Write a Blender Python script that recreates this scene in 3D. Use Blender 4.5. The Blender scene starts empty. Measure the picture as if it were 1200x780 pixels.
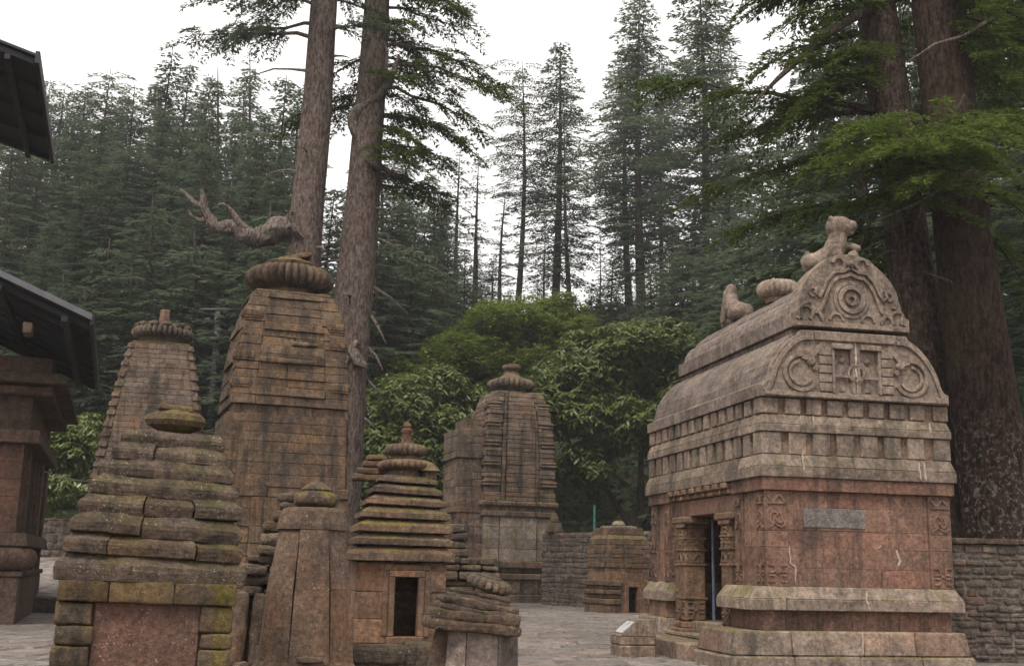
import bpy, math, random
import numpy as np
from mathutils import Vector, Matrix, Euler

S = bpy.context.scene
COL = S.collection
PI = math.pi
rad = math.radians

# ------------------------------------------------------------------ camera
FPX, EYE = 1350.0, 1.5
PITCH, ROLL = math.atan(275/FPX), 0.022
cd = bpy.data.cameras.new('camera')
cd.sensor_width = 36.0
cd.lens = 36.0*FPX/1200.0
cd.clip_start, cd.clip_end = 0.1, 2000.0
cam = bpy.data.objects.new('camera', cd)
COL.objects.link(cam)
F = Vector((0, math.cos(PITCH), math.sin(PITCH)))
U0 = Vector((0, -math.sin(PITCH), math.cos(PITCH)))
R0 = Vector((1, 0, 0))
RT = R0*math.cos(ROLL)+U0*math.sin(ROLL)
UP = U0*math.cos(ROLL)-R0*math.sin(ROLL)
cam.matrix_world = Matrix(((RT.x, UP.x, -F.x, 0), (RT.y, UP.y, -F.y, 0), (RT.z, UP.z, -F.z, EYE), (0, 0, 0, 1)))
S.camera = cam

def at(px, py, Y):
    """point of the photograph (1200x780 pixels) at real depth Y metres"""
    d = F*FPX+RT*(px-600)-UP*(py-390)
    return Vector((0, 0, EYE))+d*(Y/d.y)

# ------------------------------------------------------------------ light
SKY_CAP = 1.75
HAZE = 0.00048
SUN_EL, SUN_AZ = rad(58), rad(205)          # azimuth measured clockwise from +Y
W = bpy.data.worlds.new('World')
S.world = W
W.use_nodes = True
nt = W.node_tree
nt.nodes.clear()
sky = nt.nodes.new('ShaderNodeTexSky')
sky.sky_type = 'NISHITA'
sky.sun_disc = False
sky.sun_elevation = SUN_EL
sky.sun_rotation = SUN_AZ
sky.air_density, sky.dust_density, sky.ozone_density = 1.0, 6.0, 1.0
bw = nt.nodes.new('ShaderNodeRGBToBW')
mixw = nt.nodes.new('ShaderNodeMix'); mixw.data_type = 'RGBA'
mixw.inputs[0].default_value = 1.0
tintw = nt.nodes.new('ShaderNodeMix'); tintw.data_type = 'RGBA'; tintw.blend_type = 'MULTIPLY'
tintw.inputs[0].default_value = 1.0
tintw.inputs[7].default_value = (1.0, 0.965, 0.95, 1)
bg = nt.nodes.new('ShaderNodeBackground'); bg.inputs[1].default_value = 0.15
wo = nt.nodes.new('ShaderNodeOutputWorld')
L = nt.links.new
cap = nt.nodes.new('ShaderNodeMath'); cap.operation = 'MINIMUM'; cap.inputs[1].default_value = SKY_CAP      # an even cloud deck has no bright patch round the sun
L(sky.outputs[0], bw.inputs[0]); L(sky.outputs[0], mixw.inputs[6]); L(bw.outputs[0], cap.inputs[0]); L(cap.outputs[0], mixw.inputs[7])
L(mixw.outputs[2], tintw.inputs[6]); L(tintw.outputs[2], bg.inputs[0]); L(bg.outputs[0], wo.inputs[0])

sd = bpy.data.lights.new('sun', 'SUN')
sd.energy, sd.angle, sd.color = 0.62, rad(22), (1.0, 0.93, 0.84)
sun = bpy.data.objects.new('sun', sd)
COL.objects.link(sun)
sdir = Vector((math.sin(SUN_AZ)*math.cos(SUN_EL), math.cos(SUN_AZ)*math.cos(SUN_EL), math.sin(SUN_EL)))
sun.rotation_euler = sdir.to_track_quat('Z', 'Y').to_euler()

S.view_settings.view_transform = 'Standard'
S.view_settings.look = 'None'
S.view_settings.gamma = 1
S.view_settings.use_curve_mapping = False
S.view_settings.exposure = 2.5
S.render.engine = 'CYCLES'
S.cycles.use_denoising = True
S.cycles.max_bounces = 7
S.cycles.diffuse_bounces = 3
S.cycles.transmission_bounces = 3
S.cycles.glossy_bounces = 2
S.cycles.volume_bounces = 1
S.cycles.use_adaptive_sampling = True
S.cycles.adaptive_threshold = 0.015

# ------------------------------------------------------------------ materials
class NT:
    def __init__(self, name):
        self.m = bpy.data.materials.new(name)
        self.m.use_nodes = True
        self.t = self.m.node_tree
        self.t.nodes.clear()
        self.out = self.t.nodes.new('ShaderNodeOutputMaterial')
    def n(self, t, **k):
        o = self.t.nodes.new(t)
        for a, b in k.items(): setattr(o, a, b)
        return o
    def l(self, a, b): self.t.links.new(a, b)
    def noise(self, vec, scale, detail=4, rough=0.6):
        o = self.n('ShaderNodeTexNoise')
        o.inputs['Scale'].default_value = scale
        o.inputs['Detail'].default_value = detail
        o.inputs['Roughness'].default_value = rough
        if vec is not None: self.l(vec, o.inputs['Vector'])
        return o.outputs['Fac']
    def ramp(self, v, a, b, lo=0.0, hi=1.0):
        o = self.n('ShaderNodeMapRange', interpolation_type='SMOOTHSTEP')
        o.inputs[1].default_value, o.inputs[2].default_value = a, b
        o.inputs[3].default_value, o.inputs[4].default_value = lo, hi
        self.l(v, o.inputs[0])
        return o.outputs[0]
    def math(self, op, a, b=None):
        o = self.n('ShaderNodeMath', operation=op)
        for i, v in enumerate((a, b)):
            if v is None: continue
            if isinstance(v, (int, float)): o.inputs[i].default_value = v
            else: self.l(v, o.inputs[i])
        return o.outputs[0]
    def mix(self, fac, a, b, mode='MIX'):
        o = self.n('ShaderNodeMix', data_type='RGBA', blend_type=mode)
        o.clamp_result = False
        for i, v in ((0, fac), (6, a), (7, b)):
            if isinstance(v, (int, float)): o.inputs[i].default_value = v
            elif isinstance(v, tuple): o.inputs[i].default_value = v+(1,) if len(v) == 3 else v
            else: self.l(v, o.inputs[i])
        return o.outputs[2]
    def attr(self, name):
        o = self.n('ShaderNodeAttribute'); o.attribute_name = name
        return o.outputs['Fac']
    def scaled(self, vec, s):
        o = self.n('ShaderNodeVectorMath', operation='MULTIPLY')
        self.l(vec, o.inputs[0]); o.inputs[1].default_value = s
        return o.outputs[0]
    def comb(self, v):
        o = self.n('ShaderNodeCombineXYZ')
        for i in range(3): self.l(v, o.inputs[i])
        return o.outputs[0]

MATS = {}
def stone(name, c1, c2, c3, moss=0.3, streak=0.4, lichen=0.2, mosscol=(0.14, 0.125, 0.03), bump=0.5, side_moss=0.0, fine=1.0, strata=0.0, grime=0.45):
    K_ = 0.59
    c1, c2, c3 = [(K_*1.03*c[0], K_*.995*c[1], K_*.95*c[2]) for c in (c1, c2, c3)]; mosscol = tuple(.8*v for v in mosscol)
    k = NT(name)
    pos = k.n('ShaderNodeNewGeometry')
    P = pos.outputs['Position']
    sx = k.n('ShaderNodeSeparateXYZ'); k.l(pos.outputs['Normal'], sx.inputs[0])
    big = k.noise(P, 0.9, 5)
    mid = k.noise(P, 4.5*fine, 6)
    col = k.mix(k.ramp(mid, 0.32, 0.68), c1, c2)
    hue = k.math('ADD', k.attr('hue'), k.math('MULTIPLY', k.math('SUBTRACT', big, 0.5), 1.1))
    col = k.mix(k.ramp(hue, 0.35, 0.95), col, c3)
    # black algae runs
    sv = k.scaled(P, (2.6, 2.6, 0.28))
    st = k.ramp(k.noise(sv, 1.3, 7, 0.7), 0.47, 0.64)
    st = k.math('MULTIPLY', st, streak)
    col = k.mix(st, col, (0.035, 0.03, 0.026))
    bl = k.math('MULTIPLY', k.ramp(k.noise(P, 1.25, 9, 0.72), 0.46, 0.66), grime)
    col = k.mix(bl, col, (0.042, 0.034, 0.028))
    # moss on ledges (and in damp patches)
    mz = k.ramp(sx.outputs[2], 0.15, 0.75)
    mn = k.ramp(k.noise(P, 2.1, 6, 0.65), 0.42, 0.62)
    mf = k.math('MULTIPLY', k.math('MULTIPLY', mz, mn), min(1, moss*1.6))
    sm = k.math('MULTIPLY', k.ramp(k.noise(sv, 0.9, 6, 0.7), 0.5, 0.68), max(side_moss, moss*0.25))
    mf = k.math('MAXIMUM', mf, sm)
    col = k.mix(mf, col, mosscol)
    # lichen freckles
    ln = k.math('MULTIPLY', k.ramp(k.noise(P, 38*fine, 3, 0.5), 0.60, 0.70), k.ramp(k.noise(P, 3.3, 3), 0.42, 0.62))
    col = k.mix(k.math('MULTIPLY', ln, lichen), col, (0.32, 0.295, 0.255))
    # grain and block to block variation
    g = k.ramp(k.noise(P, 95*fine, 4, 0.75), 0.3, 0.7, 0.72, 1.28)
    g = k.math('MULTIPLY', g, k.ramp(k.noise(P, 15*fine, 5, 0.75), 0.3, 0.7, 0.62, 1.38))
    g = k.math('MULTIPLY', g, k.ramp(k.noise(P, 5.2, 9, 0.75), 0.3, 0.7, 0.74, 1.26))
    g = k.math('MULTIPLY', g, k.math('ADD', 1.0, k.attr('tint')))
    col = k.mix(1.0, col, k.comb(g), 'MULTIPLY')
    b = k.n('ShaderNodeBsdfPrincipled')
    k.l(col, b.inputs['Base Color'])
    b.inputs['Roughness'].default_value = 0.92
    b.inputs['Specular IOR Level'].default_value = 0.22
    h = k.math('ADD', k.math('MULTIPLY', k.noise(P, 9*fine, 8, 0.68), 1.0), k.math('MULTIPLY', k.noise(P, 70*fine, 4, 0.7), 0.22))
    if strata: h = k.math('ADD', h, k.math('MULTIPLY', k.noise(k.scaled(P, (2.2, 2.2, 22)), 1.5, 5, 0.6), strata))
    bp = k.n('ShaderNodeBump'); bp.inputs['Strength'].default_value = bump
    bp.inputs['Distance'].default_value = 0.05
    k.l(h, bp.inputs['Height']); k.l(bp.outputs[0], b.inputs['Normal'])
    k.l(b.outputs[0], k.out.inputs[0])
    MATS[name] = k.m
    return k.m

def foliage(name, ca, cb, trans=0.25, gloss=0.0):
    k = NT(name)
    t = k.attr('tint')
    oi = k.n('ShaderNodeObjectInfo')
    r = oi.outputs['Random']
    v = k.math('ADD', k.math('MULTIPLY', t, 0.7), k.math('MULTIPLY', r, 0.3))
    col = k.mix(v, ca, cb)
    d = k.n('ShaderNodeBsdfDiffuse'); k.l(col, d.inputs[0])
    tr = k.n('ShaderNodeBsdfTranslucent'); k.l(col, tr.inputs[0])
    mx = k.n('ShaderNodeMixShader'); mx.inputs[0].default_value = trans
    k.l(d.outputs[0], mx.inputs[1]); k.l(tr.outputs[0], mx.inputs[2])
    o = mx.outputs[0]
    if gloss:
        gl = k.n('ShaderNodeBsdfGlossy'); gl.inputs['Roughness'].default_value = 0.45
        gl.inputs[0].default_value = (0.8, 0.85, 0.8, 1)
        m2 = k.n('ShaderNodeMixShader'); m2.inputs[0].default_value = gloss
        k.l(o, m2.inputs[1]); k.l(gl.outputs[0], m2.inputs[2]); o = m2.outputs[0]
    k.l(o, k.out.inputs[0])
    return k.m

def bark(name, c1, c2, lich=0.3, sc=1.0, lz=None):
    k = NT(name)
    P = k.n('ShaderNodeNewGeometry').outputs['Position']
    sv = k.scaled(P, (7*sc, 7*sc, 2.2*sc))
    f = k.noise(sv, 1.6, 8, 0.7)
    col = k.mix(k.ramp(f, 0.36, 0.62), c1, c2)
    ln = k.math('MULTIPLY', k.ramp(k.noise(P, 9.0, 8, 0.75), 0.5, 0.64), lich)
    if lz:
        sp = k.n('ShaderNodeSeparateXYZ'); k.l(P, sp.inputs[0])
        ln = k.math('MULTIPLY', ln, k.ramp(sp.outputs[2], lz[0], lz[1], 1.0, 0.12))
    col = k.mix(ln, col, (0.33, 0.29, 0.26))
    col = k.mix(k.math('MULTIPLY', k.ramp(k.noise(P, 0.7, 4), 0.5, 0.7), 0.35), col, (0.06, 0.055, 0.025))
    b = k.n('ShaderNodeBsdfPrincipled'); k.l(col, b.inputs['Base Color'])
    b.inputs['Roughness'].default_value = 0.95
    b.inputs['Specular IOR Level'].default_value = 0.1
    bp = k.n('ShaderNodeBump'); bp.inputs['Strength'].default_value = 0.9; bp.inputs['Distance'].default_value = 0.08
    k.l(f, bp.inputs['Height']); k.l(bp.outputs[0], b.inputs['Normal'])
    k.l(b.outputs[0], k.out.inputs[0])
    return k.m

def plain(name, c, rough=0.7, metal=0.0, var=0.25, sc=6.0):
    k = NT(name)
    P = k.n('ShaderNodeNewGeometry').outputs['Position']
    g = k.ramp(k.noise(P, sc, 6, 0.65), 0.3, 0.7, 1-var, 1+var)
    col = k.mix(1.0, c, k.comb(g), 'MULTIPLY')
    b = k.n('ShaderNodeBsdfPrincipled'); k.l(col, b.inputs['Base Color'])
    b.inputs['Roughness'].default_value = rough
    b.inputs['Metallic'].default_value = metal
    k.l(b.outputs[0], k.out.inputs[0])
    return k.m

M_red = stone('sandstone_red', (0.27, 0.165, 0.125), (0.33, 0.195, 0.145), (0.325, 0.175, 0.132), moss=0.2, streak=0.6, lichen=0.3, bump=0.55, grime=0.4)
M_grey = stone('granite_brown', (0.27, 0.215, 0.18), (0.37, 0.295, 0.24), (0.37, 0.235, 0.17), moss=0.45, streak=0.5, lichen=0.35, bump=0.6, grime=0.5)
M_carve = stone('granite_carved', (0.29, 0.23, 0.195), (0.40, 0.32, 0.265), (0.38, 0.255, 0.19), moss=0.1, streak=0.42, lichen=0.35, bump=0.5, grime=0.3)
M_roof = stone('granite_roof', (0.235, 0.19, 0.17), (0.33, 0.27, 0.245), (0.31, 0.22, 0.175), moss=0.15, streak=0.45, lichen=0.5, bump=0.5, grime=0.5)
M_tower = stone('tower_stone', (0.156, 0.107, 0.075), (0.238, 0.164, 0.115), (0.271, 0.164, 0.094), moss=0.35, streak=0.9, lichen=0.25, bump=0.6, grime=0.85)
M_far = stone('far_tower_stone', (0.19, 0.145, 0.12), (0.28, 0.21, 0.17), (0.30, 0.185, 0.125), moss=0.4, streak=0.75, lichen=0.3, bump=0.6, grime=0.75)
M_pale = stone('pale_stone', (0.36, 0.30, 0.26), (0.44, 0.36, 0.31), (0.38, 0.26, 0.2), moss=0.5, streak=0.35, lichen=0.3, bump=0.5, side_moss=0.55, grime=0.4)
M_slab = stone('weathered_slab', (0.126, 0.092, 0.069), (0.218, 0.164, 0.126), (0.193, 0.122, 0.076), moss=0.4, streak=0.7, lichen=0.85, mosscol=(0.10, 0.085, 0.024), bump=1.0, fine=1.4, strata=0.5, grime=0.6)
M_mossy = stone('mossy_block', (0.135, 0.099, 0.068), (0.198, 0.14, 0.095), (0.198, 0.131, 0.063), moss=0.8, streak=0.75, lichen=0.4, mosscol=(0.15, 0.12, 0.014), bump=0.9, side_moss=0.75, fine=1.3, grime=0.6)
M_panel = stone('red_panel', (0.165, 0.10, 0.08), (0.225, 0.135, 0.105), (0.21, 0.105, 0.075), moss=0.05, streak=0.25, lichen=0.9, bump=0.6, fine=1.3, grime=0.3)
M_tier = stone('tier_stone', (0.149, 0.102, 0.075), (0.221, 0.153, 0.111), (0.246, 0.136, 0.076), moss=0.45, streak=0.55, lichen=0.5, bump=0.6, grime=0.7)
M_warm = stone('warm_stone', (0.24, 0.155, 0.105), (0.32, 0.20, 0.135), (0.34, 0.165, 0.095), moss=0.2, streak=0.4, lichen=0.4, bump=0.6, grime=0.45)
M_oct = stone('octagon_stone', (0.18, 0.131, 0.104), (0.252, 0.184, 0.14), (0.306, 0.149, 0.072), moss=0.2, streak=0.45, lichen=0.7, bump=0.6, fine=1.2, grime=0.35)
M_rubble = stone('rubble_stone', (0.15, 0.115, 0.10), (0.26, 0.215, 0.195), (0.24, 0.15, 0.11), moss=0.25, streak=0.6, lichen=0.6, bump=1.0, strata=.8, grime=0.4)
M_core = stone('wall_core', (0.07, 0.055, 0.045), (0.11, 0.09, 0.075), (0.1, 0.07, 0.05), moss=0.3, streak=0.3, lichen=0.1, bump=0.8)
M_mort = stone('lime_mortar', (0.16, 0.135, 0.12), (0.25, 0.21, 0.19), (0.22, 0.16, 0.12), moss=0.2, streak=0.5, lichen=0.3, bump=1.0, grime=.5)
M_flag = stone('flagstone', (0.255, 0.23, 0.22), (0.36, 0.325, 0.305), (0.33, 0.27, 0.235), moss=0.02, streak=0.35, lichen=0.3, bump=0.5, grime=0.5)
M_dark = stone('dark_temple_stone', (0.11, 0.078, 0.062), (0.16, 0.11, 0.088), (0.18, 0.10, 0.072), moss=0.1, streak=0.5, lichen=0.2, bump=0.5)
M_cement = stone('cement_patch', (0.20, 0.18, 0.175), (0.29, 0.265, 0.26), (0.3, 0.26, 0.24), moss=0.0, streak=0.15, lichen=0.9, bump=0.6, fine=1.5, grime=0.1)
M_mortar = plain('mortar', (0.36, 0.30, 0.25), 0.95)
M_blackroof = plain('tarred_board', (0.012, 0.012, 0.015), 0.6)
M_timber = plain('old_timber', (0.10, 0.065, 0.045), 0.9)
M_metal = plain('weathered_sheet', (0.10, 0.10, 0.11), 0.5, 0.4, 0.15)
M_white = plain('white_paint', (0.35, 0.35, 0.36), 0.6)
M_green = plain('green_paint', (0.03, 0.16, 0.13), 0.5)
M_blue = plain('blue_paint', (0.10, 0.13, 0.18), 0.5)
M_wire = plain('wire', (0.35, 0.35, 0.36), 0.4, 0.5)

# ------------------------------------------------------------------ mesh helpers
def wob(P, freq, seed, octv=3):
    """cheap smooth noise, -1..1, for arrays of points"""
    r = np.random.RandomState(seed % 100000)
    out = np.zeros(len(P)); amp = 1.0; tot = 0
    for o in range(octv):
        for _ in range(4):
            d = r.normal(size=3); d /= np.linalg.norm(d)
            out += amp*np.sin(P@d*freq*6.28*(0.6+0.8*r.rand())+r.rand()*6.28)/4
        tot += amp*0.7; amp *= 0.5; freq *= 2.1
    return out/tot

class MB:
    def __init__(self, seed=0):
        self.v = []; self.f = []; self.t = []; self.h = []; self.n = 0
        self.rng = random.Random(seed)
    def add(self, verts, faces, tint=None, hue=None, tv=0.24):
        b = self.n
        self.v.extend(verts); self.n += len(verts)
        t = self.rng.uniform(-tv, tv) if tint is None else tint
        h = self.rng.uniform(0.15, 0.75) if hue is None else hue
        for f in faces:
            self.f.append([i+b for i in f]); self.t.append(t); self.h.append(h)
    # chamfered hexahedron; P indexed [x][y][z] as 8 points order 000,100,110,010,001,101,111,011
    def hexa(self, P, ch=0.012, jit=0.0, **k):
        P = [Vector(p) for p in P]
        lx = max((P[1]-P[0]).length, 1e-4); ly = max((P[3]-P[0]).length, 1e-4); lz = max((P[4]-P[0]).length, 1e-4)
        cx, cy, cz = min(ch/lx, .45), min(ch/ly, .45), min(ch/lz, .45)
        def tri(x, y, z):
            a = P[0].lerp(P[1], x); b = P[3].lerp(P[2], x); c = P[4].lerp(P[5], x); d = P[7].lerp(P[6], x)
            return a.lerp(b, y).lerp(c.lerp(d, y), z)
        V = []; ix = {}
        rr = self.rng
        for i in (0, 1):
            for j in (0, 1):
                for l in (0, 1):
                    o = Vector((rr.uniform(-jit, jit), rr.uniform(-jit, jit), rr.uniform(-jit, jit))) if jit else Vector()
                    X, Y, Z = (cx if i == 0 else 1-cx), (cy if j == 0 else 1-cy), (cz if l == 0 else 1-cz)
                    for a, (x, y, z) in enumerate(((i, Y, Z), (X, j, Z), (X, Y, l))):
                        ix[i, j, l, a] = len(V); V.append(tuple(tri(x, y, z)+o))
        f = []
        g = lambda *q: ix[q]
        f.append([g(0, 0, 0, 0), g(0, 0, 1, 0), g(0, 1, 1, 0), g(0, 1, 0, 0)])
        f.append([g(1, 0, 0, 0), g(1, 1, 0, 0), g(1, 1, 1, 0), g(1, 0, 1, 0)])
        f.append([g(0, 0, 0, 1), g(1, 0, 0, 1), g(1, 0, 1, 1), g(0, 0, 1, 1)])
        f.append([g(0, 1, 0, 1), g(0, 1, 1, 1), g(1, 1, 1, 1), g(1, 1, 0, 1)])
        f.append([g(0, 0, 0, 2), g(0, 1, 0, 2), g(1, 1, 0, 2), g(1, 0, 0, 2)])
        f.append([g(0, 0, 1, 2), g(1, 0, 1, 2), g(1, 1, 1, 2), g(0, 1, 1, 2)])
        for j in (0, 1):
            for l in (0, 1): f.append([g(0, j, l, 1), g(1, j, l, 1), g(1, j, l, 2), g(0, j, l, 2)][::(1 if j == l else -1)])
        for i in (0, 1):
            for l in (0, 1): f.append([g(i, 0, l, 0), g(i, 1, l, 0), g(i, 1, l, 2), g(i, 0, l, 2)][::(-1 if i == l else 1)])
        for i in (0, 1):
            for j in (0, 1): f.append([g(i, j, 0, 0), g(i, j, 1, 0), g(i, j, 1, 1), g(i, j, 0, 1)][::(1 if i == j else -1)])
        for i in (0, 1):
            for j in (0, 1):
                for l in (0, 1):
                    q = [g(i, j, l, 0), g(i, j, l, 1), g(i, j, l, 2)]
                    f.append(q if (i+j+l) % 2 else q[::-1])
        self.add(V, f, **k)
    def box(self, x0, x1, y0, y1, z0, z1, ch=0.012, jit=0.0, M=None, top=None, **k):
        """top=(dx0,dx1,dy0,dy1) moves the top edges"""
        a = top or (0, 0, 0, 0)
        P = [(x0, y0, z0), (x1, y0, z0), (x1, y1, z0), (x0, y1, z0),
             (x0+a[0], y0+a[2], z1), (x1+a[1], y0+a[2], z1), (x1+a[1], y1+a[3], z1), (x0+a[0], y1+a[3], z1)]
        if M is not None: P = [M @ Vector(p) for p in P]
        self.hexa(P, ch, jit, **k)
    _topo = {}
    def rough(self, c, s, r=0.03, res=0.08, amp=0.012, freq=1.5, rz=0.0, tilt=(0, 0), taper=0.0, M=None, seed=None, post=None, crease=None, **k):
        """an eroded, rounded block of size s centred at c"""
        seed = self.rng.randrange(99999) if seed is None else seed
        ax = []
        for ia, L_ in enumerate(s):
            h = L_/2; rr = min(r, h*0.9)
            inner = max(1, min(14, int(round((L_-2*rr)/res))))
            if ia == 2 and crease is not None:
                ax.append([-h, -h+.3*rr, -h+rr, (crease*.5-.5)*L_*.5, (crease-.5)*L_, (crease-.5)*L_+(h-(crease-.5)*L_)*.5, h-.3*rr, h]); continue
            a = [-h, -h+0.3*rr, -h+rr]+[-h+rr+(L_-2*rr)*i/inner for i in range(1, inner)]+[h-rr, h-0.3*rr, h]
            ax.append(a)
        n = tuple(len(a) for a in ax)
        if n not in MB._topo:
            ids = {}; lst = []
            def vid(i, j, l):
                if (i, j, l) not in ids: ids[i, j, l] = len(lst); lst.append((i, j, l))
                return ids[i, j, l]
            fs = []
            for i in range(n[0]-1):
                for j in range(n[1]-1):
                    fs.append([vid(i, j, 0), vid(i, j+1, 0), vid(i+1, j+1, 0), vid(i+1, j, 0)])
                    m = n[2]-1
                    fs.append([vid(i, j, m), vid(i+1, j, m), vid(i+1, j+1, m), vid(i, j+1, m)])
            for i in range(n[0]-1):
                for l in range(n[2]-1):
                    fs.append([vid(i, 0, l), vid(i+1, 0, l), vid(i+1, 0, l+1), vid(i, 0, l+1)])
                    m = n[1]-1
                    fs.append([vid(i, m, l), vid(i, m, l+1), vid(i+1, m, l+1), vid(i+1, m, l)])
            for j in range(n[1]-1):
                for l in range(n[2]-1):
                    fs.append([vid(0, j, l), vid(0, j, l+1), vid(0, j+1, l+1), vid(0, j+1, l)])
                    m = n[0]-1
                    fs.append([vid(m, j, l), vid(m, j+1, l), vid(m, j+1, l+1), vid(m, j, l+1)])
            MB._topo[n] = (np.array(lst), fs)
        lst, fs = MB._topo[n]
        p = np.stack([np.array(ax[a])[lst[:, a]] for a in range(3)], 1)
        hs = np.array(s)/2
        rr = np.minimum(r, hs*0.9)
        q = np.clip(p, -(hs-rr), hs-rr)
        d = (p-q)/rr
        ln = np.linalg.norm(d, axis=1, keepdims=True); ln[ln == 0] = 1
        d = d/ln
        p = q+d*rr
        cw = np.array([M @ Vector(c) if M is not None else Vector(c)])[0]
        w = wob(p+cw*0.37, freq, seed, 3)
        w2 = wob(p*np.array([1, 1, 2.5]), freq*3.3, seed+7, 2)
        p = p+d*(amp*w+amp*0.45*w2)[:, None]
        if taper:
            f = 1-taper*(p[:, 2:3]/s[2]+0.5); p[:, :2] *= f
        rot = np.array(Euler((tilt[0], tilt[1], rz)).to_matrix())
        p = p@rot.T+np.array(c)
        if post is not None: p = post(p)
        if M is not None:
            mm = np.array(M); p = p@mm[:3, :3].T+mm[:3, 3]
        self.add([tuple(a) for a in p], fs, **k)
    def lathe(self, prof, n=48, lobes=0, la=0.0, lsel=None, c=(0, 0, 0), M=None, flat=1.0, wobble=0.0, **k):
        """prof: list of (r,z[,lobe weight])"""
        V = []; ph = self.rng.random()*6
        for q in prof:
            r, z = q[0], q[1]; wgt = q[2] if len(q) > 2 else 0
            for i in range(n):
                a = 2*PI*i/n
                m = 1.0
                if lobes and wgt: m = 1-la*wgt*(1-abs(math.cos(a*lobes/2))**0.8)
                m *= 1+wobble*math.sin(2*a+ph)+wobble*0.6*math.sin(5*a+ph*2+z*9)
                p = Vector((c[0]+r*m*math.cos(a), c[1]+r*m*math.sin(a)*flat, c[2]+z))
                V.append(tuple(M @ p) if M is not None else tuple(p))
        f = []
        for j in range(len(prof)-1):
            for i in range(n):
                i2 = (i+1) % n
                f.append([j*n+i, j*n+i2, (j+1)*n+i2, (j+1)*n+i])
        f.append(list(range(n))[::-1]); f.append([(len(prof)-1)*n+i for i in range(n)])
        self.add(V, f, **k)
    def tube(self, pts, rad_, n=8, wob_=0.0, cap=True, **k):
        pts = [Vector(p) for p in pts]
        if not hasattr(rad_, '__len__'): rad_ = [rad_]*len(pts)
        V = []
        ref = None
        for i, p in enumerate(pts):
            t = (pts[min(i+1, len(pts)-1)]-pts[max(i-1, 0)]).normalized()
            if ref is None:
                ref = t.orthogonal().normalized()
            ref = (ref-t*ref.dot(t)).normalized()
            b = t.cross(ref)
            for j in range(n):
                a = 2*PI*j/n
                rr = rad_[i]*(1+wob_*(self.rng.random()-.5))
                V.append(tuple(p+ref*math.cos(a)*rr+b*math.sin(a)*rr))
        f = []
        for i in range(len(pts)-1):
            for j in range(n):
                j2 = (j+1) % n
                f.append([i*n+j, i*n+j2, (i+1)*n+j2, (i+1)*n+j])
        if cap:
            f.append(list(range(n))[::-1]); f.append([(len(pts)-1)*n+j for j in range(n)])
        self.add(V, f, **k)
    def gnarl(self, pts, radii, n=14, sub=5, amt=.2, seed=1, **k):
        """a weathered limb: smoothed path with knots and hollows"""
        P = [np.array(p) for p in pts]; rr = list(radii); Q = []; RR = []
        for i in range(len(P)-1):
            a, b, c, d = P[max(i-1, 0)], P[i], P[i+1], P[min(i+2, len(P)-1)]
            for j in range(sub):
                t = j/sub
                Q.append(.5*((2*b)+(c-a)*t+(2*a-5*b+4*c-d)*t*t+(3*b-a-3*c+d)*t**3)); RR.append(rr[i]+(rr[i+1]-rr[i])*t)
        Q.append(P[-1]); RR.append(rr[-1])
        Q = np.array(Q); RR = np.array(RR)
        Q += RR[:, None]*.22*np.stack([wob(Q, .9, seed+q, 2) for q in range(3)], 1)
        b0 = self.n
        self.tube([Vector(q) for q in Q], list(RR), n, 0, **k)
        V = np.array(self.v[b0:]); V = V[:len(Q)*n].reshape(len(Q), n, 3); C_ = Q[:, None, :]
        d = V-C_
        f = 1+amt*wob(V.reshape(-1, 3), 1.1, seed+5, 3).reshape(len(Q), n, 1)+amt*.6*wob(V.reshape(-1, 3), 4.0, seed+6, 2).reshape(len(Q), n, 1)
        V = (C_+d*f).reshape(-1, 3)
        for i, p in enumerate(V): self.v[b0+i] = tuple(p)
    def ribbon(self, pts, w, h, fr, closed=False, emb=0.012, **k):
        """raised band; fr(a,b,c) maps plane coordinates and height above it to xyz"""
        P = [Vector((p[0], p[1])) for p in pts]
        n = len(P); V = []
        for i, p in enumerate(P):
            a = P[(i-1) % n] if (closed or i > 0) else p
            b = P[(i+1) % n] if (closed or i < n-1) else p
            t = (b-a).normalized(); nn = Vector((-t.y, t.x))
            ww = w[i] if hasattr(w, '__len__') else w
            for s_, c_ in ((-.5, -emb), (-.49, h*.8), (-.38, h), (.38, h), (.49, h*.8), (.5, -emb)):
                q = p+nn*ww*s_
                V.append(tuple(fr(q.x, q.y, c_)))
        f = []
        m = n if closed else n-1
        for i in range(m):
            i2 = (i+1) % n
            for j in range(5): f.append([i*6+j, i2*6+j, i2*6+j+1, i*6+j+1])
        if not closed:
            f.append([0, 1, 2, 3, 4, 5]); f.append([(n-1)*6+j for j in range(5, -1, -1)])
        self.add(V, f, **k)
    def prism(self, poly, fr, c0, c1, **k):
        n = len(poly)
        V = [tuple(fr(a, b, c0)) for a, b in poly]+[tuple(fr(a, b, c1)) for a, b in poly]
        f = [list(range(n)), [n+i for i in range(n)][::-1]]
        for i in range(n):
            j = (i+1) % n; f.append([i, n+i, n+j, j])
        self.add(V, f, **k)

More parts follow.
